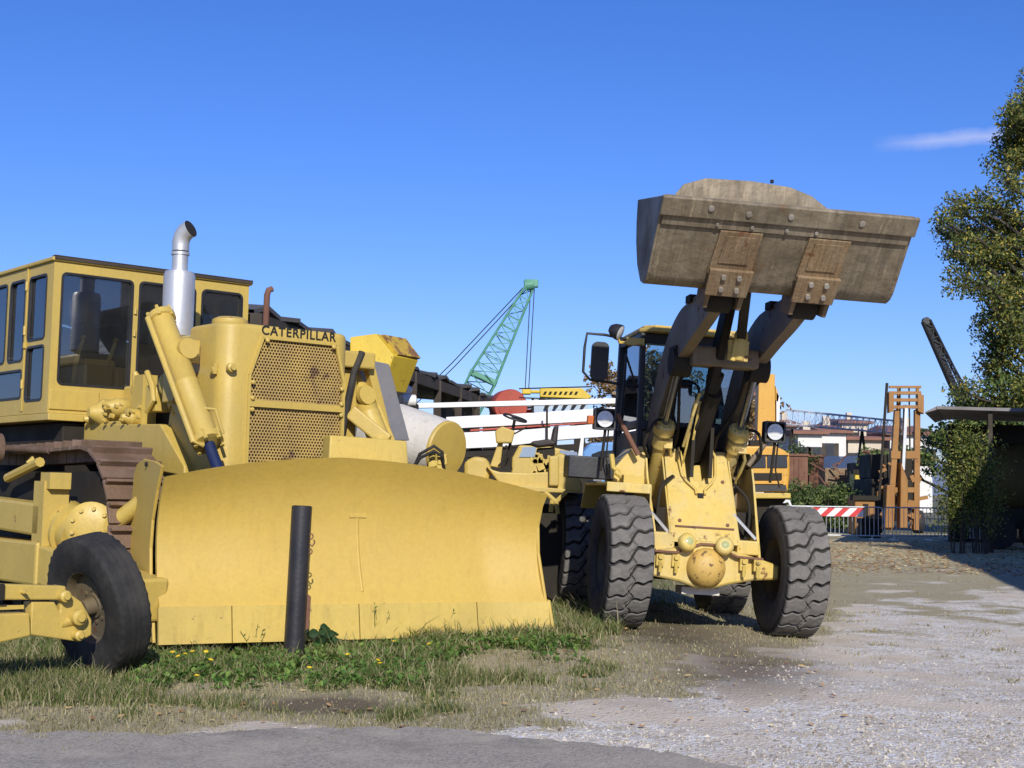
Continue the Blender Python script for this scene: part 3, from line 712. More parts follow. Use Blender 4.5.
mb.build('bolt', M['dozer'], tw, smooth=40)
mb = MB(); p = TW.y(0, 592, -.335); mb.box(p, (.06, .02, .12)); mb.build('link_end', M['dark'], tw)
# ================================================================ wheel loader
M['blackg'] = pmat('black_plastic', (.010, .010, .012), rough=.4, bump=0)
LDo = V((2.16, 16.11, -.035)); LD = Frame(LDo, .12, .05)
ld = thing('wheel_loader', 'dusty yellow wheel loader with its big worn bucket raised high overhead', 'loader', LDo, LD.R)
mt, nt, P, O = nodes('dusty_lug_rubber'); L = nt.links.new; M['lug'] = mt
tc = N(nt, 'ShaderNodeTexCoord').outputs['Object']; sp = N(nt, 'ShaderNodeSeparateXYZ'); L(tc, sp.inputs[0])
cb_ = N(nt, 'ShaderNodeCombineXYZ'); L(sp.outputs[1], cb_.inputs[1]); L(sp.outputs[2], cb_.inputs[2])
ln = N(nt, 'ShaderNodeVectorMath', operation='LENGTH'); L(cb_.outputs[0], ln.inputs[0])
dn = noise_n(nt, tc, 6, 7, .65); fn_ = noise_n(nt, tc, 40, 4, .7)
dust_c = mixc(nt, ramp(nt, dn, .3, .7), (.20, .185, .165), (.12, .112, .102)); dust_c = mixc(nt, ramp(nt, fn_, .35, .7, 0, .5), dust_c, (.085, .08, .074))
side_c = mixc(nt, ramp(nt, dn, .35, .7), (.055, .052, .048), (.10, .093, .083))
low = mixc(nt, ramp(nt, ln.outputs['Value'], .655, .685), side_c, (.036, .034, .032))  # groove colour darkened by radius to deepen the shade between lugs
col = mixc(nt, ramp(nt, ln.outputs['Value'], .712, .732), low, dust_c)
L(col, P.inputs['Base Color']); P.inputs['Roughness'].default_value = .92; P.inputs['Specular IOR Level'].default_value = .2
b = N(nt, 'ShaderNodeBump'); b.inputs['Strength'].default_value = .35; b.inputs['Distance'].default_value = .01; L(fn_, b.inputs['Height']); L(b.outputs[0], P.inputs['Normal'])
tyre_l = tyre_mb(.748, .50, .36, 'lug', 980, 24)
rimL, rimR = rim_mb(.36, .46, .15, 12, -1), rim_mb(.36, .46, .15, 12, 1)
first = None; firstR = None
for x, y, st in ((-.955, 0, 0), (1.04, 0, 0), (-.98, 2.95, 0), (1.05, 2.95, 0)):
    w_ = empty('wheel', (x, y, .742), frame_rot(st), ld)
    if first is None: first = tyre_l.build('tyre', M['lug'], w_, smooth=35)
    else: t_ = first.copy(); COL.objects.link(t_); t_.parent = w_; t_.rotation_euler = (R(x * 37 + y * 20), 0, 0) if x < 0 else (R(23 + y * 9), 0, PI)
    (rimL if x < 0 else rimR).build('rim', M['rimd'], w_, smooth=40)
# axle
mb = MB()
mb.prism([(-.72, -.26, .87), (-.30, -.30, .95), (-.12, -.3, 1.03), (.06, -.3, 1.03), (.24, -.3, .95), (.60, -.26, .87), (.86, -.2, .80), (.86, -.2, .64), (.55, -.26, .62), (.25, -.3, .56), (.05, -.3, .50), (-.12, -.3, .50), (-.32, -.3, .56), (-.72, -.26, .62)], (0, .30, 0))
ax = mb.build('axle', M['loader'], ld, smooth=35, bevel=.03)
mb = MB(); mb.lathe([(.225, 0), (.22, .05), (.195, .10), (.14, .15), (.07, .175), (.001, .18)], (-.03, -.29, .735), (0, -1, 0), 32)
hub = mb.build('axle_hub', pmat('rust_speckled_hub', (.56, .36, .09), rough=.6, rust=.5, rscale=14, rcol=(.14, .075, .03)), ax, smooth=50)
mb = MB(); band = [(-.70, .89), (-.38, .89), (-.25, .94), (-.10, 1.0), (.04, 1.0), (.18, .94), (.32, .88), (.62, .87)]
for a, b in zip(band, band[1:]): mb.bar((a[0], -.315, a[1]), (b[0], -.315, b[1]), .022, .05, up=(0, 1, 0))
mb.build('axle_flange', M['rust'], ax)
mb = MB()
for x in (-.56, -.38, .40, .56):
    mb.bx(x - .045, x + .045, -.335, -.25, .73, .86); mb.lathe([(.028, 0), (.028, .03)], (x, -.335, .83), (0, -1, 0), 8); mb.tube([(x, -.34, .78), (x, -.34, .66)], .02, 8)
mb.build('clamp_bolt', M['edge'], ax, smooth=40)
mb = MB(); mb.bx(-.24, .2, -.1, .2, .42, .50); mb.build('hub_guard', M['tank'], ax)
# front frame ("tower")
mb = MB()
A = [(-.34, -.16, .98), (.36, -.16, .98), (.36, -.14, 1.16), (.35, .46, 1.92), (.34, .58, 2.06), (.17, .60, 2.08), (.13, .44, 1.88), (.06, .30, 1.72), (-.06, .30, 1.72), (-.12, .44, 1.88), (-.17, .60, 2.08), (-.34, .58, 2.06), (-.345, .46, 1.92), (-.34, -.14, 1.16)]
def on_tower(x, t, off=0.0):
    p = V((x, -.15, 1.0)).lerp(V((x, .60, 2.08)), t); return p + V((0, -.82, .57)) * off
hole = [(-.17, 1.02), (-.14, .86), (-.10, .70), (.02, .64), (.10, .70), (.14, .86), (.17, 1.02)]
out = [(-.40, 0), (.41, 0), (.38, 1.0), (.17, 1.0), (.14, .86), (.10, .72), (.05, .66), (-.05, .66), (-.10, .72), (-.14, .86), (-.17, 1.0), (-.375, 1.0)]
mb.plate([out], lambda a, b: on_tower(a, b), (0, .05, 0))
mb.plate([[(-.12, .62), (.12, .62), (.13, .9), (-.13, .9)]], lambda a, b: on_tower(a, b, -.12), (0, .05, 0))
for x in (-.41, .39): mb.prism([(x, -.16, .97), (x, .6, 2.08), (x, 1.5, 2.0), (x, 1.5, .7), (x, .2, .6)], (.02, 0, 0))
tower = mb.build('front_frame', M['loader'], ld, bevel=.008)
mb = MB(); mb.bar(on_tower(-.34, .16, .01), on_tower(.35, .16, .01), .02, .02); mb.build('weld_line', M['rust'], tower)
mb = MB()
for x, t in ((-.30, .68), (.29, .66), (-.28, .22), (.28, .2)): 
    p = on_tower(x, t); mb.lathe([(.022, 0), (.022, .015)], p, (0, -.82, .57), 8)
mb.build('frame_bolt', M['rust'], tower)
mb = MB()
for s_ in (-1, 1):
    mb.tube([on_tower(s_ * .20, 1.0, .03), on_tower(s_ * .23, .92, .04), on_tower(s_ * .20, .70, .03), on_tower(s_ * .15, .63, .03), on_tower(s_ * .055, .55, .03), on_tower(s_ * .05, .50, .03)], .016, 8)
mb.build('hydraulic_pipe', M['loader'], tower, smooth=50)
mb = MB(); mb.box(on_tower(0, .50), (.07, .05, .06)); mb.build('pipe_hole', M['soot_shade_black'], tower)
for x0, nm in ((-.62, 'side_plate'), (.66, 'side_plate')):
    mb = MB(); mb.prism([(x0 * .93, -.2, .84), (x0 * .93, -.10, 1.0), (x0, .35, 1.72), (x0, .55, 2.08), (x0, 1.2, 2.1), (x0, 1.2, .8)], (.025, 0, 0)); mb.build(nm, M['loader'], ld, bevel=.006)
mb = MB()
for a, b in (((-.60, .1, 1.32), (-.36, -.02, 1.05)), ((.37, .1, 1.35), (.62, -.02, 1.08))): mb.bar(a, b, .03, .03)
mb.build('brace_rod', M['galv'], ld)
mb = MB(); mb.bx(-.61, -.36, -.14, .3, .9, 1.10); mb.bx(.37, .63, -.14, .3, .9, 1.06); mb.build('frame_foot', M['loader'], ld, bevel=.015)
for x in (-.25, .17):
    p = LD.y(686 if x < 0 else 724, 543 if x < 0 else 547, -.36)
    mb = MB(); mb.lathe([(.001, -.02), (.10, -.01), (.105, .05), (.085, .08), (.055, .09)], p, (0 + (.3 if x < 0 else -.1), -1, .35), 20); h_ = mb.build('frame_lamp', M['loader'], ld, smooth=40)
    mb = MB(); mb.lathe([(.098, .051), (.07, .085), (.001, .1)], p, (.3 if x < 0 else -.1, -1, .35), 20); mb.build('lens', M['lampg'], h_, smooth=40)
# fender and step on the near side
mb = MB(); mb.bx(-1.16, -.64, -.05, 1.35, 1.585, 1.625); mb.bx(-1.16, -.64, -.055, -.02, 1.52, 1.63); mb.prism([(-1.16, 1.35, 1.62), (-1.16, 1.6, 1.3), (-1.16, 1.63, 1.32), (-1.16, 1.38, 1.65)], (.5, 0, 0)); mb.prism([(-.66, -.12, .9), (-.66, -.06, 1.6), (-.66, .5, 1.62), (-.66, .5, 1.1)], (.02, 0, 0))
mb.build('fender', M['loader'], ld, bevel=.01)
mb = MB(); mb.bx(-1.52, -.80, .55, .9, 1.66, 1.92); mb.build('step_box', M['black'], ld, bevel=.015)
mb = MB(); mb.prism([(-.98, .50, 1.64), (-.60, .50, 1.64), (-.60, .50, 2.0), (-.78, .50, 2.05), (-.98, .50, 1.80)], (0, .5, 0)); mb.build('cowl', M['loader'], ld, bevel=.015)
mb = MB(); mb.bx(-.94, -.70, .1, .35, 1.63, 1.72); mb.tube([(-1.0, .3, 1.75), (-.9, .25, 1.68), (-.8, .25, 1.70)], .03, 8); mb.tube([(-1.05, .35, 1.95), (-1.03, .3, 1.8), (-.95, .3, 1.75)], .03, 8); mb.build('fender_bracket', M['edge'], ld, smooth=40)
# cab
cx0, cx1, cf, cb = -.60, .66, .98, 2.35
mb = MB()
def P4(a, b, wd, h_): mb.bar(a, b, wd, h_)
zb_, zt_ = 2.40, 3.50
for x in (cx0, cx1):
    P4((x, cf, 2.0), (x, cf + .12, zt_), .07, .09); P4((x, cb, 2.0), (x, cb, zt_), .10, .10)
    mb.bx(x - .035, x + .035, cf, cb, 2.32, 2.42)
    P4((x, cf + .1, zt_ - .04), (x, cb, zt_ - .04), .08, .08)
mb.bx(cx0, cx1, cf + .08, cf + .17, 3.38, 3.50); mb.bx(cx0, cx1, cf - .03, cf + .05, 2.30, 2.42)
cabf = mb.build('cab', M['black'], ld, bevel=.012)
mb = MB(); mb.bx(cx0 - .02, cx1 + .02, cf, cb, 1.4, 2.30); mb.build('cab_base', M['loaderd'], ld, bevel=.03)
mb = MB()
oc = lambda z, g: [(cx0 - g + .12, cf - .02 - g, z), (cx1 + g - .12, cf - .02 - g, z), (cx1 + g, cf + .12, z), (cx1 + g, cb + g, z), (cx0 - g, cb + g, z), (cx0 - g, cf + .12, z)]
mb.prism(oc(3.505, .05), (0, 0, .055)); mb.prism(oc(3.56, .0), (0, 0, .035)); mb.build('roof', M['loader'], cabf, bevel=.02)
MB().bx(cx0 + .04, cx1 - .04, cf + .03, cf + .036, 2.42, 3.38).build('windshield', M['glassl'], cabf)
for x in (cx0 + .005, cx1 - .005): MB().bx(x, x + .006, cf + .1, cb - .05, 2.42, 3.42).build('side_window', M['glassl'], cabf)
MB().bx(cx0 + .05, cx1 - .05, cb - .02, cb - .014, 2.42, 3.42).build('rear_window', M['glassl'], cabf)
mb = MB(); mb.bx(-.22, .3, 1.55, 2.05, 2.3, 2.55); mb.bx(-.2, .28, 1.95, 2.12, 2.5, 3.05); mb.bx(-.1, .18, 1.97, 2.1, 3.05, 3.22); mb.build('driver_seat', M['fabric'], cabf, bevel=.05)
mb = MB(); mb.bx(-.15, .22, cf + .1, cf + .3, 2.3, 2.62); mb.tube([(.03, 1.25, 2.5), (.03, 1.4, 2.85)], .03, 8)
ringp = [V((.03 + .19 * math.cos(t), 1.4 - .19 * math.sin(t) * .45, 2.85 + .19 * math.sin(t) * .6)) for t in [2 * PI * k / 20 for k in range(21)]]
mb.tube(ringp, .016, 8, caps=False); mb.build('steering_column', M['fabric'], cabf, smooth=50)
mb = MB(); mb.bx(-.42, .55, 2.4, 4.1, 1.35, 2.1); mb.build('engine_hood', M['loader'], ld, bevel=.06)
mb = MB(); mb.bx(-.5, .6, .2, 4.0, .55, 1.38); mb.bx(-.95, 1.05, 3.9, 4.35, .7, 1.5); mb.build('rear_frame', M['dark'], ld, bevel=.02)
mb = MB(); mb.bx(-1.1, 1.2, 2.9, 3.05, .65, .85); mb.build('rear_axle', M['dark'], ld)
# mirrors, lamps
mp = LD.y(600, 361, .9)
mb = MB(); mb.plate([rrect(mp.x - .105, mp.x + .105, mp.z - .235, mp.z + .235, .07)], lambda a, b: (a, .9, b), (0, .06, 0)); mr = mb.build('mirror', M['blackg'], ld, bevel=.02)
mb = MB(); mb.tube([(cx0, 1.1, 3.38), (mp.x + .05, .95, 3.42), (mp.x - .17, .95, 3.42), (mp.x - .19, .95, 3.25), (mp.x - .19, .95, 2.95), (mp.x - .1, .95, 2.86), (cx0, 1.1, 2.83)], .017, 8)
mb.tube([(cx0 - .05, 1.1, 2.83), (cx0 - .22, 1.0, 3.2)], .014, 8); mb.tube([(cx0 - .22, 1.0, 3.2), (cx0 - .25, 1.0, 2.2)], .014, 8); mb.build('mirror_arm', M['black'], mr, smooth=50)
lp = LD.y(616, 331, .95)
mb = MB(); mb.lathe([(.05, .08), (.085, .03), (.10, -.03), (.10, -.06)], lp, (-.75, .45, .35), 16); wl = mb.build('work_lamp', M['black'], ld, smooth=40)
mb = MB(); mb.lathe([(.088, .061), (.06, .07), (.001, .075)], lp, (.75, -.45, -.35), 16); mb.build('lens', M['lamp'], wl, smooth=40)
mb = MB(); mb.tube([lp, lp + V((.06, .05, -.13)), (cx0, 1.1, 3.36)], .02, 8); mb.bx(cx0 - .22, cx0, 1.0, 1.1, 3.33, 3.42); mb.build('lamp_bracket', M['loader'], wl, smooth=40)
for px, py, s_ in ((605, 419, -1), (775, 432, 1)):
    p = LD.y(px, py, .3)
    hb = .125
    mb = MB(); mb.plate([rrect(p.x - hb, p.x + hb, p.z - hb, p.z + hb, .02), rrect(p.x - hb + .02, p.x + hb - .02, p.z - hb + .02, p.z + hb - .02, .02)], lambda a, b: (a, .28, b), (0, .14, 0)); mb.bx(p.x - hb + .01, p.x + hb - .01, .38, .41, p.z - hb + .01, p.z + hb - .01)
    hl = mb.build('headlight', M['black'], ld, bevel=.008)
    mb = MB(); mb.lathe([(.095, .31), (.095, .285), (.085, .285)], (p.x, 0, p.z), (0, 1, 0), 24); mb.build('bezel', M['galv'], hl, smooth=40)
    mb = MB(); mb.lathe([(.001, .03), (.05, .025), (.088, .0)], (p.x, .30, p.z), (0, -1, 0), 24); mb.build('lens', M['lamp'], hl, smooth=60)
    if s_ < 0:
        mb = MB(); mb.bx(p.x - hb - .08, p.x - hb - .004, .30, .37, p.z - .07, p.z + .03); mb.build('indicator', M['orangelens'], hl, bevel=.01)
    q0, q1 = (LD.y(617, 414, .36), LD.y(638, 455, .36)) if s_ < 0 else (LD.y(771, 436, .36), LD.y(748, 466, .36))
    mb = MB(); mb.tube([q0, q1], .032, 10); mb.build('lamp_strut', M['rust'] if s_ < 0 else M['loaderd'], hl, smooth=50)
    mb = MB(); mb.tube([(p.x + .02, .35, p.z - hb), (p.x - .0, .4, 1.75)], .018, 8); mb.tube([(p.x + .06, .36, p.z - hb), (p.x + .06, .4, 1.9), (p.x + .12, .4, 1.7)], .01, 6); mb.build('lamp_stay', M['dark'], hl, smooth=50)
# arms
def smooth_path(pts, n=5):
    out = []
    for i in range(len(pts) - 1):
        p0, p1, p2, p3 = (V(pts[max(0, i - 1)]), V(pts[i]), V(pts[i + 1]), V(pts[min(len(pts) - 1, i + 2)]))
        for k in range(n):
            t = k / n
            out.append(.5 * ((2 * p1) + (p2 - p0) * t + (2 * p0 - 5 * p1 + 4 * p2 - p3) * t * t + (3 * p1 - p0 - 3 * p2 + p3) * t ** 3))
    out.append(V(pts[-1])); return out
def arm(x):
    c = smooth_path([(x, .95, 1.95), (x, .72, 2.4), (x, .22, 2.95), (x, -.25, 3.27), (x, -.85, 3.42), (x, -1.45, 3.52), (x, -1.85, 3.60)], 4)
    h = [.12 + .14 * min(1, i / 7) if i < 14 else .26 - .14 * ((i - 14) / 10) for i in range(len(c))]
    up, dn = [], []
    for i, p in enumerate(c):
        t = (c[min(i + 1, len(c) - 1)] - c[max(i - 1, 0)]).normalized(); n_ = V((0, -t.z, t.y))
        up.append(p + n_ * h[i]); dn.append(p - n_ * h[i])
    w2 = .065
    mb = MB(); rows = []
    for a, b in zip(up, dn): rows.append([a + V((-w2, 0, 0)), a + V((w2, 0, 0)), b + V((w2, 0, 0)), b + V((-w2, 0, 0)), a + V((-w2, 0, 0))])
    mb.sheet(rows); mb.add(rows[0][:4], [(0, 1, 2, 3)]); mb.add(rows[-1][:4], [(3, 2, 1, 0)])
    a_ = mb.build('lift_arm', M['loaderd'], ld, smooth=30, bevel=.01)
    mb = MB()
    mb.lathe([(.17, -.12), (.17, .12)], (x, -1.78, 3.58), (1, 0, 0), 20); mb.lathe([(.16, -.11), (.16, .11)], (x, -.30, 3.02), (1, 0, 0), 20); mb.lathe([(.15, -.11), (.15, .11)], (x, .93, 1.98), (1, 0, 0), 20)
    mb.bx(x - .09, x + .09, -.42, -.1, 2.92, 3.2); mb.bx(x - .10, x + .10, -1.0, -.8, 3.62, 3.7)
    mb.build('pin_boss', M['dark'], a_, smooth=40)
for x in (-.45, .45): arm(x)
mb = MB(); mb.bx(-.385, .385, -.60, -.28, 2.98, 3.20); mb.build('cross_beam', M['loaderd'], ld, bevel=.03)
# lift cylinders
for x, (ch, ct) in ((-.45, ((666, 424), (652, 487))), (.45, ((742, 433), (731, 490)))):
    hd = V((x, .30, 2.33)); low = V((x, .82, 1.40)); rod = V((x, -.30, 3.04)); d = (rod - hd).normalized()
    low = hd - d * 1.05
    mb = MB(); Lc = (hd - low).length
    mb.lathe([(.065, 0), (.075, .02), (.075, Lc - .30), (.10, Lc - .29), (.10, Lc - .16), (.075, Lc - .15), (.075, Lc - .10), (.125, Lc - .09), (.128, Lc + .02), (.11, Lc + .04), (.06, Lc + .04)], low, d, 24)
    mb.box(hd - d * .26 + V((.07, -.06, 0)), (.10, .09, .12)); mb.tube([hd - d * .3 + V((.1, -.04, 0)), hd - d * .5 + V((.15, -.1, .05)), hd - d * .8 + V((.12, -.05, 0))], .022, 8)
    for k in range(8):
        t = 2 * PI * k / 8; u = d.orthogonal().normalized(); w_ = d.cross(u); q = hd + (u * math.cos(t) + w_ * math.sin(t)) * .09
        mb.tube([q + d * .02, q + d * .06], .014, 6)
    cy = mb.build('lift_cylinder', M['loader'], ld, smooth=40)
    mb = MB(); mb.tube([hd + d * .03, rod], .042, 14); mb.build('piston_rod', M['chrome'], cy, smooth=50)
    mb = MB(); mb.tube([hd + V((.09, .0, .1)), hd + V((.1, -.08, .5)), rod + V((.1, .05, -.1))], .018, 8); mb.build('hose', M['dark'], cy, smooth=50)
# tilt linkage
mb = MB(); c0, c1 = V((-.02, .62, 2.0)), V((-.02, -.22, 2.72)); mb.tube([c0, c1], .10, 18); mb.tube([c1, c1.lerp(V((-.02, -.5, 2.95)), .8)], .05, 12); mb.bx(-.14, -.10, .2, .9, 1.75, 2.35); mb.bx(.08, .12, .2, .9, 1.75, 2.35)
tc_ = mb.build('tilt_cylinder', M['dark'], ld, smooth=40)
mb = MB()
for x in (-.20, -.14): mb.prism([(x, .15, 2.25), (x, .05, 2.55), (x, -.05, 2.62), (x, .25, 2.1), (x, .4, 1.9)], (.025, 0, 0))
mb.tube([(-.24, .2, 2.1), (-.22, -.1, 2.45), (-.18, -.2, 2.7)], .018, 8)
mb.build('valve_bracket', M['loader'], ld)
mb = MB(); mb.prism([(-.12, -.32, 2.68), (-.12, -.18, 2.75), (-.12, -.30, 3.1), (-.12, -.85, 3.85), (-.12, -1.05, 3.95), (-.12, -1.12, 3.82), (-.12, -.75, 3.25)], (.10, 0, 0)); mb.build('bellcrank', M['dark'], ld, bevel=.02)
p = [LD.y(741, 338, -.95), LD.y(738, 357, -.95)]
mb = MB(); d = (p[0] - p[1]).normalized(); mb.tube([p[1] - d * .04, p[1], p[0] + d * .04, p[0] + d * .1], [.06, .085, .075, .05], 14)
for s_ in (-1, 1): mb.tube([p[1] + V((s_ * .07, -.04, -.05)), p[0] + V((s_ * .06, -.03, -.04))], .028, 8)
q = [LD.y(731, 340, -.9), LD.y(731, 357, -.9)]; mb.tube([q[1], q[0]], .035, 10); mb.tube([q[1] + V((0, 0, -.03)), q[1] + V((.0, -.02, .04))], .045, 10)
mb.build('link_knuckle', M['loader'], ld, smooth=40)
mb = MB(); mb.bar(p[0] + d * .02, LD.y(747, 285, -1.9), .10, .13); mb.build('tilt_link', M['dark'], ld, bevel=.01)
for pts in (((-.30, .62, 2.05), (-.28, .35, 2.2), (-.34, .1, 2.5), (-.38, -.05, 2.85), (-.36, -.3, 3.05)), ((.24, .62, 2.05), (.22, .4, 2.25), (.32, .1, 2.55), (.36, -.1, 2.9), (.30, -.35, 3.1)), ((-.16, .55, 2.1), (-.12, .15, 2.3), (-.08, -.05, 2.6), (-.12, -.3, 2.9)), ((-.58, .5, 1.95), (-.68, .3, 2.1), (-.60, .2, 2.35), (-.50, .3, 2.4)), ((.62, .5, 1.9), (.70, .25, 2.05), (.64, .15, 2.3), (.52, .28, 2.35)), ((-.32, .3, 1.75), (-.5, .1, 1.6), (-.52, .1, 1.2), (-.45, .15, 1.0)), ((.42, .3, 1.7), (.56, .15, 1.5), (.55, .1, 1.15), (.48, .15, 1.0))):
    mb = MB(); mb.tube(smooth_path(pts, 4), .019, 8); mb.build('hose', M['dark'], ld, smooth=60)
# bucket
HW = 1.25
bp = [(-2.70, 4.37), (-2.59, 4.235), (-2.16, 3.70), (-2.08, 3.64), (-1.97, 3.615), (-1.82, 3.66), (-1.62, 3.86), (-1.50, 4.12), (-1.46, 4.34), (-1.46, 4.58)]
bk = empty('bucket', parent=ld)
mb = MB()
inn = []
for i, (y, z) in enumerate(bp):
    a = V((0, *bp[max(0, i - 1)])); b = V((0, *bp[min(len(bp) - 1, i + 1)])); t = (b - a).normalized(); inn.append((y - t.z * .035 * -1 * -1, z + t.y * .035 * 1))
inn = []
for i, (y, z) in enumerate(bp):
    a = V((0, *bp[max(0, i - 1)])); b = V((0, *bp[min(len(bp) - 1, i + 1)])); t = (b - a).normalized(); n_ = V((0, -t.z, t.y))
    if (V((0, -2.0, 4.3)) - V((0, y, z))).dot(n_) < 0: n_ = -n_
    inn.append((y + n_.y * .03, z + n_.z * .03))
NX = 24
for prof_ in (bp, inn): mb.sheet([[V((-HW + 2 * HW * i / NX, y, z)) for y, z in prof_] for i in range(NX + 1)])
for k in (0, -1): mb.sheet([[V((-HW + 2 * HW * i / NX, *bp[k])), V((-HW + 2 * HW * i / NX, *inn[k]))] for i in range(NX + 1)])
shell = mb.build('bucket_shell', M['bucket'], bk, smooth=35)
mb = MB()
for x, e in ((-HW - .03, .03), (HW, .03)):
    mb.prism([(x, y, z) for y, z in bp ] , (e, 0, 0))
mb.build('side_wall', M['bucket'], bk, bevel=.006)
fl = (V((0, *bp[0])) - V((0, *bp[2]))).normalized(); fn = V((0, -fl.z, fl.y)); 
if fn.y > 0: fn = -fn
lipc = V((0, *bp[0]))
def on_floor(x, s, off=0.0): return V((x, 0, 0)) + lipc - fl * s + fn * off      # s: metres down from the lip
mb = MB(); mb.prism([on_floor(-HW - .04, -.015, .004), on_floor(HW + .04, -.015, .004), on_floor(HW + .04, .19, .004), on_floor(-HW - .04, .19, .004)], fn * .05)
lip = mb.build('cutting_lip', M['bucket'], bk, bevel=.012)
mb = MB(); mb.prism([on_floor(-HW, .192, .003), on_floor(HW, .192, .003), on_floor(HW, .30, .003), on_floor(-HW, .30, .003)], fn * .022); mb.build('wear_strip', M['bucket'], lip, bevel=.006)
mb = MB()
for x in (-.80, -.42, .0, .72):
    mb.lathe([(.032, 0), (.03, .012), (.02, .014)], on_floor(x, .085 + .02 * math.sin(x * 9), .055), fn, 12)
for x in (-.7, -.35, 0, .3): mb.lathe([(.018, 0), (.018, .02)], on_floor(x, .245, .026), fn, 8)
M['bolt'] = pmat('bright_bolt_heads', (.44, .41, .35), (.25, .21, .16), rough=.5, metal=.3)
mb.build('lip_bolt', M['bolt'], lip, smooth=40)
for x in (-.45, .45):
    mb = MB(); mb.prism([on_floor(x - .20, .31, .003), on_floor(x + .23, .31, .003), on_floor(x + .20, .80, .003), on_floor(x - .24, .80, .003)], fn * .03); wp = mb.build('wear_plate', M['bucketr'], bk, bevel=.008)
    mb = MB(); mb.prism([on_floor(x - .13, .36, .034), on_floor(x + .16, .36, .034), on_floor(x + .14, .66, .034), on_floor(x - .16, .66, .034)], fn * .012); mb.build('patch_plate', M['bucketr'], wp)
    mb = MB(); q = on_floor(x, .80, .0); mb.prism([on_floor(x - .23, .72, .035), on_floor(x + .22, .72, .035), on_floor(x + .20, 1.02, .035), on_floor(x - .23, 1.02, .035)], fn * .05)
    mb.prism([on_floor(x - .20, .99, .03), on_floor(x - .20, .99, -.1), V((x - .20, -1.75, 3.75)), V((x - .20, -1.65, 3.5)), V((x - .20, -1.95, 3.42))], (.05, 0, 0)); mb.prism([on_floor(x + .15, .99, .03), on_floor(x + .15, .99, -.1), V((x + .15, -1.75, 3.75)), V((x + .15, -1.65, 3.5)), V((x + .15, -1.95, 3.42))], (.05, 0, 0))
    hb_ = mb.build('hinge_bracket', M['bucketr'], bk, bevel=.01)
    mb = MB()
    for i in (-.08, .08):
        for s_ in (.79, .93): mb.lathe([(.026, 0), (.026, .03)], on_floor(x + i, s_, .085), fn, 8)
    mb.build('bracket_bolt', M['bolt'], hb_)
q = [LD.y(*p_, -1.47) for p_ in ((670, 200), (684, 184), (706, 178), (752, 181), (790, 187), (812, 196), (832, 212), (832, 235), (670, 225))]
mb = MB(); mb.prism(q, (0, .03, 0)); mb.build('spill_guard', M['bucket'], bk, bevel=.008)
mb = MB(); mb.tube([LD.y(772, 183, -1.46), LD.y(772, 180, -1.46)], .02, 8); mb.build('guard_eye', M['dark'], bk)
# ================================================================ yard things between and behind the two machines
def wframe(px, py, Y, yaw): return Frame(at(px, py, Y), yaw)
def gbase(px, Y, z=0.0):
    p = at(px, 480, Y); return V((p.x, Y, z))
def loc(o, p): return V(p) - o.location            # world point -> axis-aligned local
# steel post in front of the blade
pb = on_ground(293, 658); pt = at(302, 506, pb.y + .02)
po = thing('steel_post', 'black leaning steel post standing in grass before the bulldozer blade', 'post', pb)
mb = MB(); mb.tube([V((0, 0, -.15)), loc(po, pt)], .093, 28); 
mb.build('post_tube', M['post'], po, smooth=40, bevel=.006)
mb = MB(); mb.lathe([(.001, .004), (.08, .004), (.084, -.02)], loc(po, pt), loc(po, pt), 24); mb.build('post_cap', M['dark'], po)
mb = MB()
for t, k in ((.80, 0), (.70, 1)):
    c_ = loc(po, pt) * t + V((.10, -.02, 0)); mb.tube([c_ + V((.018 * math.cos(a), .01 * math.cos(a), .024 * math.sin(a))) for a in [2 * PI * i / 12 for i in range(13)]], .006, 6, caps=False)
c_ = loc(po, pt) * .75 + V((.09, -.02, 0)); mb.tube([c_, c_ + V((.03, -.02, -.02)), c_ + V((.05, -.02, .01)), c_ + V((.045, -.02, .04))], .007, 6)
mb.build('chain_hook', M['rust'], po, smooth=60)
mb = MB(); p0 = loc(po, pt); mb.prism([p0 * .18 + V((.09, .02, 0)), p0 * .18 + V((.125, .02, .02)), p0 * .40 + V((.125, .02, 0)), p0 * .42 + V((.09, .02, 0))], (0, .02, 0)); mb.build('hinge_plate', M['rust'], po)

# second loader behind the bulldozer nose (bucket up)
b0 = gbase(340, 20.2)
l2 = thing('parked_loader', 'bright yellow rusty loader bucket raised right behind the bulldozer nose', 'loader', b0)
def Q(px, py, Y=19.6): return loc(l2, at(px, py, Y))
ext = V((.30, .62, 0))
mb = MB(); mb.prism([Q(350, 337), Q(376, 333.5), Q(394, 356), Q(381, 390), Q(372, 386), Q(366, 362), Q(350, 360)], ext)
b_ = mb.build('bucket', M['yellow2'], l2, bevel=.01)
mb = MB(); e1 = Q(376, 334) + ext; mb.prism([Q(379, 335) + V((.02, .1, .0)), Q(394, 355) + V((.02, .1, 0)), Q(394, 355) + ext * 1.02, Q(379, 335) + ext * 1.02], V((.03, -.02, .02))); mb.build('bucket_floor', pmat('rusty_yellow', (.6, .4, .05), rough=.6, rust=.8, rscale=5, rcol=(.2, .1, .04)), b_)
mb = MB(); mb.bar(Q(356, 352), Q(362, 450), .3, .25); mb.bar(Q(372, 352, 20.2), Q(380, 450, 20.2), .3, .25); mb.build('lift_arm', M['yellow2'], l2, bevel=.02)
mb = MB(); mb.bx(-.9, .9, .6, 3.0, .7, 2.0); mb.build('body', M['yellow2'], l2, bevel=.08)
mb = MB()
for x in (-.8, .8):
    for y in (.9, 2.7): mb.lathe([(.3, -.2), (.55, -.2), (.6, -.12), (.6, .12), (.55, .2), (.3, .2)], (x, y, .6), (1, 0, 0), 24)
mb.build('tyre', M['rubber'], l2, smooth=40)

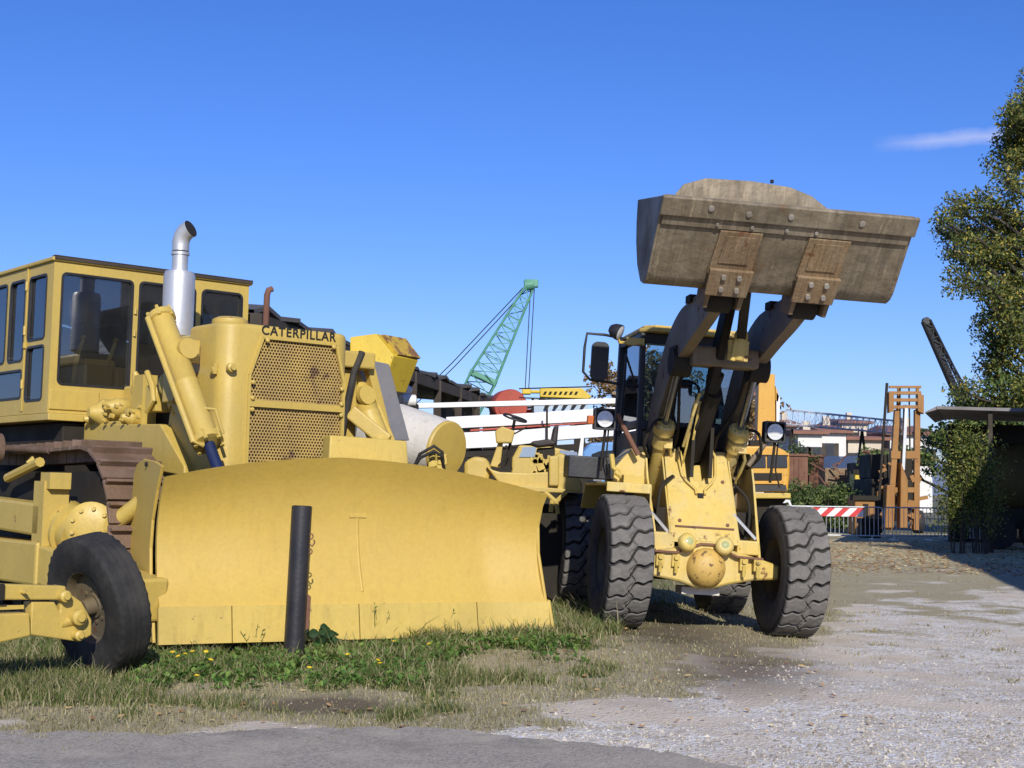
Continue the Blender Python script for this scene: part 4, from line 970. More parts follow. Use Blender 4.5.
# mixer drum
dc = at(447, 450, 18.2); axd = V((.78, -.60, -.16)).normalized()
dr0 = gbase(425, 18.8)
dm = thing('mixer_drum', 'dirty white mixer drum with mustard yellow end lying behind the blade', 'mixer drum', dr0)
c_ = loc(dm, dc)
mb = MB(); mb.lathe([(.30, -1.5), (.47, -1.25), (.48, -.9), (.41, -.25), (.375, -.02)], c_, axd, 36); body = mb.build('drum_shell', M['tank'], dm, smooth=40)
mb = MB(); mb.lathe([(.38, -.03), (.38, .0), (.36, .02), (.001, .05)], c_, axd, 36); mb.build('drum_end', M['dozer'], dm, smooth=40)
mb = MB(); mb.lathe([(.29, -1.54), (.31, -1.52), (.47, -1.26), (.475, -1.2)], c_, axd, 36); mb.build('drum_back', M['grey'], dm, smooth=40)
mb = MB()
for k, (dx_, dz_) in enumerate(((0, 0), (.03, .06))): mb.tube([loc(dm, at(412 + k, 470, 17.6)), loc(dm, at(420, 458 - 4 * k, 17.5)), loc(dm, at(434, 451 - 5 * k, 17.5)), loc(dm, at(442, 456 - 4 * k, 17.6)), loc(dm, at(444, 470, 17.7))], .022, 8)
mb.build('hose', M['rubber2'], dm, smooth=60)
mb = MB(); mb.bx(-.6, .6, -.4, .4, 0, 1.55); mb.bx(-.1, .3, -.5, .3, 1.5, 1.75); mb.build('cradle', M['dozer'], dm, bevel=.03)
mb = MB(); 
for i in range(14): p = loc(dm, at(random.uniform(430, 446), random.uniform(455, 476), 17.7)); mb.box(p, (random.uniform(.04, .1),) * 3)
mb.build('gear_fitting', M['edge'], dm, bevel=.01)

# pump unit: red box and white valve
pu0 = gbase(398, 21.0)
pu = thing('pump_unit', 'small white valve and red box of a pump left of the drum', 'pump', pu0)
a = loc(pu, at(389, 396, 21)); mb = MB(); mb.box(a + V((0, .2, -.01)), (.19, .3, .22)); mb.build('red_box', M['red'], pu, bevel=.02)
a = loc(pu, at(405, 394, 21)); mb = MB(); mb.lathe([(.001, -.16), (.08, -.14), (.11, -.05), (.06, .0), (.10, .06), (.08, .12), (.001, .15)], a, (.2, 0, 1), 16); mb.lathe([(.09, -.1), (.09, .1)], a + V((.06, -.05, -.1)), (1, .3, 0), 14); mb.lathe([(.07, -.08), (.08, .06)], a + V((-.08, -.05, .05)), (1, -.3, .4), 12); mb.build('valve', M['whitepaint'], pu, smooth=40)
mb = MB(); mb.bx(-.25, .25, .1, .6, 0, a.z - .12); mb.build('pump_stand', M['dark'], pu, bevel=.02)

# open machine with steering wheel and seat (small roller)
gY = 18.6; g0 = gbase(520, gY)
gr = thing('road_roller', 'open yellow road roller with bare steering wheel and cracked dark seat', 'road roller', g0)
G = lambda px, py, Y=gY: loc(gr, at(px, py, Y))
def gslab(n, pts, Y, e, mt, bev=.012):
    mb = MB(); mb.prism([G(px, py, Y) for px, py in pts], (0, e, 0)); return mb.build(n, M[mt], gr, bevel=bev)
gslab('chassis', [(486, 466), (493, 470), (500, 472), (530, 473), (575, 470), (582, 484), (582, 492), (505, 487), (498, 482)], 18.2, .9, 'dozer', .02)
gslab('deck', [(470, 480), (500, 484), (566, 489), (566, 493), (470, 490)], 18.1, 1.3, 'dozer')
gslab('console', [(495, 431), (502, 426), (515, 431), (512, 443), (496, 443)], 18.3, .25, 'dozer', .02)
gslab('console_post', [(490, 466), (498, 443), (503, 443), (500, 468)], 18.4, .12, 'dozer')
gslab('gearbox', [(464, 462), (474, 456), (487, 458), (492, 470), (488, 482), (464, 480)], 18.3, .5, 'dozer', .05)
gslab('engine_hood', [(549, 468), (552, 456), (560, 452), (572, 457), (579, 470), (578, 486), (549, 487)], 18.3, .9, 'dozer', .05)
gslab('rear_post', [(549, 456), (559, 456), (559, 486), (549, 486)], 18.1, .12, 'dozer', .02)
mb = MB(); sc_ = G(515, 418, 18.35); mb.tube([sc_ + V((.15 * math.cos(t), .12 * math.sin(t), .045 * math.cos(t) * -1 + .03 * math.sin(t))) for t in [2 * PI * k / 24 for k in range(25)]], .014, 8, caps=False)
mb.tube([sc_, G(509, 450, 18.5), G(505, 466, 18.5)], .02, 8)
for t in (0, 2.1, 4.2): mb.tube([sc_, sc_ + V((.15 * math.cos(t), .12 * math.sin(t), .045 * math.cos(t) * -1 + .03 * math.sin(t)))], .01, 6)
mb.build('steering_wheel', M['black'], gr, smooth=60)
mb = MB()
for a, b in (((514, 434), (527, 427)), ((512, 445), (503, 468)), ((506, 445), (512, 470)), ((514, 450), (498, 466))): mb.tube([G(*a, 18.35), G(*b, 18.35)], .011, 6)
mb.build('control_lever', M['dark'], gr)
mb = MB(); mb.prism([G(529, 444, 18.4), G(533, 441, 18.4), G(548, 439, 18.4), G(557, 441, 18.4), G(556, 445, 18.4), G(538, 447, 18.4)], (0, .45, 0)); mb.prism([G(551, 441, 18.4), G(554, 426, 18.4), G(559, 424, 18.4), G(557, 445, 18.4)], (0, .45, 0)); mb.build('seat', M['seat'], gr, bevel=.03)
mb = MB(); mb.prism([G(537, 448, 18.5), G(555, 447, 18.5), G(555, 482, 18.5), G(540, 482, 18.5), G(536, 462, 18.5)], (0, .35, 0)); mb.build('seat_base', M['dark'], gr, bevel=.02)
mb = MB()
for i in range(26):
    p = G(random.uniform(532, 552), random.uniform(455, 485), 18.38); mb.box(p, (random.uniform(.03, .1), .08, random.uniform(.03, .12)), frame_rot(0, random.uniform(-.6, .6)))
mb.build('linkage', M['edge'], gr)
mb = MB(); mb.lathe([(.001, -.55), (.55, -.55), (.58, -.5), (.58, .5), (.55, .55), (.001, .55)], V((.82, .45, .58)), (.2, 1, 0), 36); mb.lathe([(.001, -.55), (.55, -.55), (.58, -.5), (.58, .5), (.55, .55), (.001, .55)], V((-.75, .45, .58)), (.2, 1, 0), 36); mb.build('roller_drum', M['dark'], gr, smooth=40)
mb = MB(); mb.bx(-.7, .9, .0, 1.0, .5, 1.35); mb.build('frame_side', M['dark'], gr)
mb = MB(); p0, p1 = G(546, 492, 17.9), G(553, 500, 17.9); 
for a, b in (((545, 492), (556, 502)), ((566, 492), (556, 502)), ((556, 502), (558, 514)), ((552, 500), (551, 512))): mb.tube([G(*a, 17.9), G(*b, 17.9)], .03, 8)
mb.build('tow_bracket', M['edge'], gr)

# crane truck: blue cab and long white boom sections
cY = 25.0; c0 = gbase(560, cY)
ct = thing('boom_truck', 'blue-cabbed truck carrying long white boom sections behind the machines', 'truck', c0)
Cc = lambda px, py, Y=cY: loc(ct, at(px, py, Y))
def cslab(n, pts, Y, e, mt, bev=.012, par=None):
    mb = MB(); mb.prism([Cc(px, py, Y) for px, py in pts], (0, e, 0)); return mb.build(n, M[mt], par or ct, bevel=bev)
cslab('boom_section', [(404, 403.5), (640, 397.5), (640, 403), (404, 408.5)], 26.5, .14, 'whitepaint', .01)
cslab('boom_section', [(446, 417), (530, 413), (640, 405.5), (640, 419), (560, 423), (446, 429)], 25.8, .3, 'whitepaint')
cslab('boom_section', [(452, 433), (520, 430), (640, 420.5), (640, 434), (560, 440), (500, 447), (456, 449)], 25.4, .3, 'whitepaint')
cslab('boom_rail', [(470, 429.5), (640, 418.8), (640, 420), (470, 431.5)], 25.7, .1, 'red')
cslab('boom_hanger', [(546, 405), (548, 405), (548, 440), (546, 440)], 25.3, .04, 'dark', 0)
cslab('valve_row', [(455, 451), (640, 440), (640, 446), (455, 458)], 25.5, .2, 'dark', 0)
cslab('chassis', [(440, 462), (650, 462), (650, 480), (440, 480)], 25.3, 1.6, 'dark')
for px in (470, 545): cslab('boom_support', [(px, 440), (px + 12, 440), (px + 12, 464), (px, 464)], 25.6, .3, 'dark')
cb_ = cslab('cab', [(580, 470), (583, 452), (590, 443), (640, 440), (640, 494), (600, 493), (577, 489)], 24.2, 1.5, 'blue', .04)
cslab('windshield', [(592, 454), (600, 451), (640, 449), (640, 462), (592, 462)], 24.15, .03, 'pane', .0, cb_)
cslab('door_window', [(588, 474), (600, 472), (604, 488), (590, 486)], 24.14, .03, 'grey', .0, cb_)
cslab('pillar', [(577, 462), (581, 438), (584, 438), (582, 462)], 24.15, .05, 'whitepaint', .0, cb_)
mb = MB()
for px, Y in ((470, 25.6), (520, 25.6), (600, 25.0)): mb.lathe([(.001, -.16), (.3, -.16), (.47, -.14), (.5, -.08), (.5, .12), (.46, .16), (.001, .16)], V((at(px, 480, Y).x - c0.x, Y - cY, .5)), (0, -1, 0), 28)
mb.build('wheel', M['rubber2'], ct, smooth=40)
# cream truck cab glimpsed between seat and steering wheel
k0 = gbase(530, 22.0); kt = thing('cream_truck', 'small mustard truck cab with pale blue window seen behind the roller seat', 'truck', k0)
K = lambda px, py, Y=22.0: loc(kt, at(px, py, Y))
mb = MB(); mb.prism([K(511, 480), K(512, 458), K(519, 445), K(548, 446), K(574, 452), K(574, 480)], (0, 1.2, 0)); kc = mb.build('cab', M['dozer'], kt, bevel=.03)
mb = MB(); mb.prism([K(519, 457, 21.98), K(523, 447, 21.98), K(536, 447, 21.98), K(536, 457, 21.98)], (0, .02, 0)); mb.build('window', pmat('pale_window', (.30, .38, .48), rough=.2, bump=0), kc)
mb = MB(); mb.prism([K(560, 450, 21.98), K(577, 452, 21.98), K(579, 462, 21.98), K(560, 460, 21.98)], (0, .02, 0)); mb.build('window', pmat('pale_window', (.26, .32, .42), rough=.2, bump=0), kc)
mb = MB(); mb.bx(-.5, 1.0, .1, 1.1, .3, 1.75)
for x in (-.3, .8): mb.lathe([(.001, -.1), (.4, -.1), (.4, .1), (.001, .1)], (x, .0, .4), (0, 1, 0), 20)
mb.build('underbody', M['dark'], kt)

# ---- long open shed on the left
s0, s1 = V((-3.9, 21.2, 0)), V((-.15, 44.5, 0)); sd = (s1 - s0).normalized(); sl_ = (s1 - s0).length; sn = V((-sd.y, sd.x, 0))
sh = thing('open_shed', 'long dark open shed with ragged sheet roof behind the bulldozer', 'shed', s0)
mb = MB(); rows = []
zr_ = 4.25
NR = 46
for j in range(2):
    rows.append([sd * (sl_ * i / NR) + sn * (0 + 6.0 * j) + V((0, 0, zr_ + .45 * j + (.05 if i % 2 else 0) + (random.uniform(-.05, .05) if j == 0 else 0))) + sn * (random.uniform(-.2, .1) if j == 0 else 0) for i in range(NR + 1)])
mb.sheet(rows); rows2 = [[p + V((0, 0, -.07)) for p in r_] for r_ in rows]; mb.sheet(rows2); mb.sheet([rows[0], rows2[0]])
mb.build('roof', M['greywood'], sh)
mb = MB(); mb.bar(V((0, 0, zr_ - .22)), sd * sl_ + V((0, 0, zr_ - .22)), .12, .25); mb.bar(sn * 3 + V((0, 0, zr_)), sn * 3 + sd * sl_ + V((0, 0, zr_)), .12, .25); mb.build('eave_beam', M['wood'], sh)
for i in range(10):
    t = i / 9
    for j, off in enumerate((0.0, 5.8)):
        mb = MB(); p = sd * (sl_ * t) + sn * off; mb.bar(p, p + V((0, 0, zr_ - .1 + .4 * j)), .18, .18); mb.build('column', M['wood'], sh)
def shed_wall(t0, t1, off, z0, z1):
    mb = MB(); a, b = sd * (sl_ * t0) + sn * off, sd * (sl_ * t1) + sn * off
    mb.prism([a + V((0, 0, z0)), b + V((0, 0, z0)), b + V((0, 0, z1)), a + V((0, 0, z1))], sn * .06); mb.build('wall_panel', M['wood'], sh)
shed_wall(0, .62, 5.9, 0, 4.6); shed_wall(.0, .49, .35, 0, 4.15); shed_wall(.63, .86, .35, 0, 4.15)

# ---- green lattice crane
def lattice(mb, a, b, wa, wb, n, rc, rb, wide=V((1, 0, 0)), peak=.5):
    a, b = V(a), V(b); d = (b - a).normalized(); x = wide - d * wide.dot(d); x.normalize(); y = d.cross(x)
    def wd(t): return wa + (wb - wa) * t if peak is None else (wa * (1 - t) + wb * t)
    def c(t, sx_, sy_): return a.lerp(b, t) + (x * sx_ + y * sy_) * wd(t) / 2
    S4 = [(-1, -1), (1, -1), (1, 1), (-1, 1)]
    for s_ in S4: mb.tube([c(k / n, *s_) for k in range(n + 1)], rc, 6)
    for k in range(n):
        t0, t1 = k / n, (k + 1) / n
        for i in range(4):
            s_, q = S4[i], S4[(i + 1) % 4]
            mb.tube([c(t0, *s_), c(t1, *q)] if (k + i) % 2 else [c(t0, *q), c(t1, *s_)], rb, 4, caps=False)
        for i in range(4): mb.tube([c(t0, *S4[i]), c(t0, *S4[(i + 1) % 4])], rb, 4, caps=False)
    return c
gc0 = gbase(430, 92); gc = thing('lattice_crane', 'green lattice boom crane rising beyond the shed roof', 'crane', gc0)
A_ = at(434, 474, 92); B_ = at(529, 288, 90)
mb = MB(); m1 = A_.lerp(B_, .52)
lattice(mb, loc(gc, A_), loc(gc, m1), 1.5, 1.75, 9, .075, .04); lattice(mb, loc(gc, m1), loc(gc, B_), 1.75, .55, 9, .075, .04)
mb.build('boom', M['green'], gc)
mb = MB(); tip = loc(gc, at(529, 285, 90)); mb.lathe([(.35, -.3), (.35, .3)], tip, (1, 0, .2), 18); mb.box(tip + V((.15, 0, .1)), (.9, .5, .5)); mb.build('boom_head', M['green'], gc, bevel=.05)
mb = MB(); mb.box(loc(gc, m1), (1.9, 1.5, .35), frame_rot(0, .4)); mb.build('boom_joint', M['green'], gc)
mb = MB()
for px, py, k in ((452, 363, 0), (455, 366, .3)): mb.tube([tip + V((k - .4, 0, -.2)), loc(gc, at(px, py, 91)), loc(gc, at(px - 68, py + 66, 92))], .035, 5)
for dx_ in (0, .25): mb.tube([tip + V((.1 + dx_, 0, -.2)), loc(gc, at(525 + dx_ * 14, 392, 90))], .03, 5)
mb.build('cable', M['dark'], gc)
mb = MB(); mb.bx(-3.5, 1.5, -1.5, 1.5, .9, 3.6); mb.bx(-2.8, 1.4, -2, 2, 0, .9); mb.build('crane_body', M['green'], gc, bevel=.1)
# ---- red cable reel
r0 = gbase(508, 34); rr0 = thing('cable_reel', 'faded red round drum showing above the white boom', 'drum', r0)
c_ = loc(rr0, at(508, 407, 34)); mb = MB(); mb.lathe([(.001, -.3), (.40, -.3), (.42, -.26), (.42, .26), (.40, .3), (.001, .3)], c_, (.25, -1, 0), 30); mb.lathe([(.30, .3), (.31, .33), (.25, .33)], c_, (.25, -1, 0), 30)
mb.build('drum', M['red'], rr0, smooth=40)
mb = MB(); mb.bx(c_.x - .42, c_.x + .85, c_.y + .35, c_.y + .7, c_.z - .5, c_.z - .02); mb.build('red_panel', M['red'], rr0, bevel=.03)
mb = MB(); mb.bx(c_.x - .6, c_.x + 1.0, c_.y - .2, c_.y + .8, 0, c_.z - .4); 
for dx_ in (-.85, -.4, .6, 1.0): mb.tube([c_ + V((dx_, .2, -1.2)), c_ + V((dx_, .2, .25))], .03, 6)
mb.tube([c_ + V((-.85, .2, .12)), c_ + V((-.3, .2, .15))], .03, 6); mb.tube([c_ + V((.4, .2, .0)), c_ + V((1.2, .2, .05))], .03, 6); mb.build('reel_frame', M['dark'], rr0)
# ---- yellow boom tip
y0 = gbase(555, 32); yb = thing('hydraulic_boom', 'bright yellow boom with a row of dark slots lying left of the autumn tree', 'boom', y0)
Yq = lambda px, py, Y=32: loc(yb, at(px, py, Y))
mb = MB(); mb.prism([Yq(540, 388), Yq(582, 388), Yq(592, 397), Yq(588, 399), Yq(540, 397)], (0, .4, 0)); bm_ = mb.build('boom_section', M['yellow2'], yb, bevel=.02)
mb = MB()
for i in range(7): x = 543 + i * 5.2; mb.prism([Yq(x, 394.5, 31.98), Yq(x + 1.5, 391.5, 31.98), Yq(x + 4, 391.5, 31.98), Yq(x + 2.5, 394.5, 31.98)], (0, .02, 0))
mb.build('slot', M['soot_shade_black'], bm_)
mb = MB(); mb.prism([Yq(522, 389), Yq(531, 389), Yq(531, 394), Yq(522, 394)], (0, .3, 0)); mb.prism([Yq(531, 390), Yq(540, 390), Yq(540, 393), Yq(531, 393)], (0, .2, 0)); mb.build('boom_tip', M['yellow2'], yb, bevel=.02)
mb = MB(); mb.prism([Yq(519, 388), Yq(592, 386), Yq(592, 387), Yq(519, 389)], (0, .1, 0)); mb.prism([Yq(519, 397), Yq(545, 398), Yq(545, 399), Yq(519, 398)], (0, .1, 0)); mb.build('boom_rail', M['dark'], yb)
mb = MB(); mb.prism([Yq(534, 398, 32.2), Yq(588, 400, 32.2), Yq(588, 420, 32.2), Yq(534, 420, 32.2)], (0, .5, 0)); mb.build('side_board', pmat('pale_blue_board', (.42, .52, .62), rough=.6, streak=.4), yb)
mb = MB()
for x in (545, 580): mb.bar(Yq(x, 400, 32.5), V((Yq(x, 400, 32.5).x, .5, 0)), .25, .25)
mb.build('stand', M['dark'], yb)
mb = MB()
for i in range(5): x = 545 + i * 9; mb.bar(Yq(x, 408, 32.1), Yq(x + 5, 401, 32.1), .05, .06)
mb.build('rib', M['dark'], yb)

# ---- yellow truck right of the loader
t0 = gbase(768, 27); tk = thing('crane_truck', 'orange-yellow truck with two-pane windscreen and upright yellow column behind the loader', 'truck', t0)
T = lambda px, py, Y=26: loc(tk, at(px, py, Y))
def tslab(n, pts, Y, e, mt, bev=.012, par=None):
    mb = MB(); mb.prism([T(px, py, Y) for px, py in pts], (0, e, 0)); return mb.build(n, M[mt], par or tk, bevel=bev)
tc_ = tslab('cab', [(690, 446), (776, 446), (786, 451), (790, 456), (790, 474), (788, 492), (690, 492)], 26, 1.8, 'truck', .04)
for a, b in ((742, 765.5), (767.5, 787)): tslab('windscreen_pane', [(a, 455), (b, 455), (b + .5, 467.5), (a, 467.5)], 25.97, .03, 'pane', 0, tc_)
tslab('screen_frame', [(738, 452), (789, 453), (789, 455), (738, 454.4)], 25.94, .05, 'truck', 0, tc_)
tslab('grille', [(738, 473), (782, 473), (782, 480), (738, 480)], 25.96, .05, 'dark', 0, tc_); tslab('grille_bar', [(738, 481), (784, 481), (784, 484), (738, 484)], 25.95, .05, 'truck', .005, tc_); tslab('grille', [(738, 485), (786, 485), (787, 491), (738, 491)], 25.96, .05, 'black', 0, tc_)
tslab('bumper', [(738, 493), (791, 493), (791, 498.5), (738, 498.5)], 25.8, .3, 'edge', .02)
tslab('underbody', [(700, 499), (788, 499), (786, 520), (700, 520)], 26.1, 3, 'dark')
tslab('roof_lamp', [(750, 440), (760, 440), (760, 446), (750, 446)], 26.2, .2, 'dark', .01)
cl_ = tslab('column', [(759, 374), (775, 374), (775.5, 440), (757, 446)], 27.0, .35, 'truck', .01)
tslab('column_edge', [(776.5, 392), (780, 398), (778.5, 444), (776.5, 444)], 27.0, .3, 'whitepaint', 0, cl_); tslab('column_bracket', [(775.6, 386), (779, 396), (778, 402), (775.6, 400)], 27.0, .2, 'truck', 0, cl_)
for px in (700, 780):
    mb = MB(); mb.lathe([(.001, -.15), (.3, -.15), (.47, -.13), (.5, -.08), (.5, .1), (.46, .15), (.001, .15)], V((at(px, 480, 26.6).x - t0.x, -.4, .49)), (0, 1, 0), 28); mb.build('wheel', M['rubber2'], tk, smooth=40)
tslab('tow_eye', [(783, 503), (786, 499.5), (790, 500), (792, 506), (790, 506), (788, 502), (785, 503)], 25.7, .05, 'galv', 0)

# ---- forklift
f0 = gbase(905, 56, -.05); fk = thing('forklift', 'rusty orange forklift with tall mast standing behind the barriers', 'forklift', f0)
Fq = lambda px, py, Y=55: loc(fk, at(px, py, Y))
def fbar(mb, a, b, w_, Y=55): mb.bar(Fq(*a, Y), Fq(*b, Y), w_, w_)
mb = MB(); fbar(mb, (889, 530), (897, 410), .22); fbar(mb, (916, 530), (917, 410), .22); fbar(mb, (892, 525), (899, 388), .12, 55.2); fbar(mb, (916, 525), (917.5, 386), .12, 55.2); fbar(mb, (890, 455), (917, 455), .3); fbar(mb, (889, 490), (917, 490), .2); mb.build('mast_rail', M['orange'], fk, bevel=.01)
mb = MB()
for y in (387, 393, 400, 407): fbar(mb, (889, y), (921, y), .13 if y > 388 else .10, 54.8)
mb.prism([Fq(889, 392, 54.7), Fq(894, 392, 54.7), Fq(894, 411, 54.7), Fq(889, 413, 54.7)], (0, .3, 0)); mb.prism([Fq(918, 394, 54.7), Fq(924, 395, 54.7), Fq(924, 414, 54.7), Fq(918, 411, 54.7)], (0, .3, 0)); mb.build('carriage', M['orange'], fk, bevel=.01)
mb = MB(); fbar(mb, (887, 383), (879, 500), .09, 54.9); fbar(mb, (905, 405), (904, 460), .12, 54.9); fbar(mb, (900, 388), (900, 455), .05, 54.9); fbar(mb, (909, 388), (910, 455), .05, 54.9); mb.build('lift_chain', M['dark'], fk)
mb = MB(); fbar(mb, (906, 408), (903, 470), .11, 54.7); mb.build('mast_cylinder', M['galv'], fk)
mb = MB(); mb.prism([Fq(887, 485, 54.6), Fq(895, 485, 54.6), Fq(894, 528, 54.6), Fq(885, 528, 54.6)], (0, .5, 0)); mb.prism([Fq(901, 462, 54.6), Fq(908, 480, 54.6), Fq(908, 528, 54.6), Fq(900, 528, 54.6)], (0, .5, 0)); mb.build('mast_foot', M['orange'], fk, bevel=.03)
mb = MB(); mb.bx(-1.2, .7, .5, 3.5, .5, 2.2); mb.bx(-1.1, .6, 1.0, 3.0, 2.2, 3.2); mb.build('body', M['dark'], fk, bevel=.06)
mb = MB()
for i in range(36):
    p = Fq(random.uniform(880, 924), random.uniform(462, 528), 54.9 + random.random() * .5); mb.box(p, (random.uniform(.05, .4), .1, random.uniform(.05, .35)), frame_rot(0, random.uniform(-.7, .7)))
mb.build('machinery', M['orange'], fk)
mb = MB()
for x in (-1.0, .6): mb.lathe([(.001, -.2), (.3, -.2), (.45, -.15), (.48, 0), (.45, .15), (.3, .2), (.001, .2)], (x, .3, .5), (1, 0, 0), 24)
mb.build('wheel', M['rubber2'], fk, smooth=40)

# ---- crowd barriers
def barrier(px0, px1, Y0, Y1, label):
    a = at(px0, 500, Y0); b = at(px1, 500, Y1); a.z = b.z = 0; d = b - a; Lb = d.length; d.normalize()
    o = thing('crowd_barrier', label, 'barrier', a, frame_rot(math.atan2(d.y, d.x)), 'steel crowd barriers closing the yard')
    mb = MB(); r_ = .10
    pts = [V((0 + r_ * 0, 0, .15))] + [V((r_ - r_ * math.cos(t), 0, 1.1 - r_ + r_ * math.sin(t))) for t in [PI / 2 * k / 4 for k in range(5)]] + [V((Lb - r_ + r_ * math.sin(t), 0, 1.1 - r_ + r_ * math.cos(t))) for t in [PI / 2 * k / 4 for k in range(5)]] + [V((Lb, 0, .15)), V((0, 0, .15))]
    mb.tube(pts, .024, 8); mb.build('frame', M['galv'], o, smooth=50)
    n = int(Lb / .14)
    mb = MB()
    for i in range(1, n): mb.tube([(Lb * i / n, 0, .15), (Lb * i / n, 0, 1.09)], .011, 5, caps=False)
    mb.build('upright_bars', M['galv'], o)
    for x in (.35, Lb - .35):
        mb = MB(); mb.bar((x, -.3, .03), (x, .3, .03), .05, .05); mb.bar((x, 0, .03), (x, 0, .15), .04, .04); mb.build('foot', M['galv'], o)
    return o
b1 = barrier(757, 882.5, 46.9, 46.9, 'steel crowd barrier carrying a red and white striped board')
barrier(884.5, 938, 46.9, 47.4, 'sunlit plain steel crowd barrier in front of the orange forklift')
barrier(941, 1010, 47.6, 45.0, 'steel crowd barrier in deep shade beneath the right shed')
mt, nt, P, O = nodes('red_white_stripes'); L = nt.links.new
tc = N(nt, 'ShaderNodeTexCoord').outputs['Object']; sp = N(nt, 'ShaderNodeSeparateXYZ'); L(tc, sp.inputs[0])
def mm(op, a, b):
    n = N(nt, 'ShaderNodeMath', operation=op)
    for i, x in enumerate((a, b)):
        if isinstance(x, (int, float)): n.inputs[i].default_value = x
        else: L(x, n.inputs[i])
    return n.outputs[0]
fr_ = mm('FRACT', mm('ADD', mm('MULTIPLY', sp.outputs[0], 2.05), mm('MULTIPLY', sp.outputs[2], -2.2)), 0)
L(mixc(nt, mm('GREATER_THAN', fr_, .52), (.78, .76, .74), (.55, .03, .035)), P.inputs['Base Color']); P.inputs['Roughness'].default_value = .5
a = at(807, 500, 46.9); x0 = a.x - b1.location.x; x1 = at(863, 500, 46.9).x - b1.location.x
mb = MB(); mb.bx(x0, x1, -.05, -.026, .78, 1.06); mb.build('striped_board', mt, b1)

# ---- shed on the right with a mixer lorry in its shade
sr0 = V((11.2, 38, 0)); sr = thing('roofed_shed', 'dark open-fronted shed with thin metal roof at the right edge', 'shed', sr0)
Sq = lambda px, py, Y=38: loc(sr, at(px, py, Y))
mb = MB(); l_, r_ = Sq(927, 411), Sq(1120, 417)
mb.prism([Sq(936, 406), Sq(1120, 411), Sq(1120, 414.5), Sq(936, 409)], (3.0, 9, .2)); mb.prism([Sq(936, 406.5), Sq(937, 409.5), Sq(925, 413), Sq(925, 412)], (3.0, 9, .2)); mb.build('roof', pmat('dull_sheet_metal', (.2, .19, .19), (.13, .11, .10), rough=.6, streak=.4), sr)
mb = MB(); mb.bx(Sq(948, 412, 46.5).x, Sq(1120, 412).x + 4, 8.5, 8.6, 0, 3.9); mb.build('back_wall', M['soot_shade_black'], sr)  # wall coloured black to stand in for the shade inside the shed
for px in (992, 1090):
    mb = MB(); p = Sq(px, 412); mb.bar((p.x, .2, 0), (p.x, .2, p.z), .12, .12); mb.build('column', M['wood'], sr)
ml0 = gbase(1015, 41); ml = thing('mixer_lorry', 'yellow mixer lorry barely visible inside the dark right shed', 'lorry', ml0)
c_ = V((.1, 0, 2.1)); mb = MB(); mb.lathe([(.5, -1.2), (1.05, -.4), (1.05, .3), (.6, 1.3), (.4, 1.5)], c_, (.9, -.5, .2), 28); mb.build('drum', pmat('yellow_with_painted_shade', (.10, .075, .02), rough=.8), ml, smooth=40)  # drum yellow darkened in its colour as shade under the roof
mb = MB(); mb.bx(-1.2, 1.8, -.6, 1.2, .6, 1.2); mb.build('chassis', M['dark'], ml)
for x in (-.7, .4, 1.4):
    mb = MB(); mb.lathe([(.001, -.15), (.48, -.15), (.5, .0), (.48, .15), (.001, .15)], (x, -.6, .5), (0, 1, 0), 24); mb.build('wheel', M['rubber2'], ml, smooth=40)
mb = MB(); mb.bx(-.8, 2.2, -.5, 1.5, 3.05, 3.35); mb.build('hopper', M['dark'], ml)

# ---- dark crane jib far right
j0 = gbase(985, 92); jc = thing('jib_crane', 'dark lattice jib leaning left above the right shed roof', 'crane', j0)
A_, B_ = at(992, 462, 91), at(926, 321, 90)
mb = MB(); lattice(mb, loc(jc, A_), loc(jc, B_), .85, .45, 17, .07, .035); q = [loc(jc, A_.lerp(B_, t)) for t in (.42, 1.0)]; mb.bar(q[0] + V((-.2, 0, 0)), q[1] + V((-.1, 0, 0)), .28, .4); mb.build('boom', M['black'], jc)
mb = MB(); tip = loc(jc, B_); mb.lathe([(.24, -.2), (.24, .2)], tip, (0, 1, 0), 14); mb.build('boom_head', M['black'], jc)
mb = MB(); mb.tube([tip, loc(jc, at(985, 420, 91))], .03, 5); mb.tube([tip + V((.2, 0, 0)), loc(jc, at(972, 398, 91))], .025, 5); mb.build('cable', M['dark'], jc)
mb = MB(); mb.bx(-1.5, 2.5, -1.5, 1.5, .8, 3.2); mb.bx(-2, 2.5, -1.8, 1.8, 0, .8); mb.build('crane_body', M['black'], jc, bevel=.1)
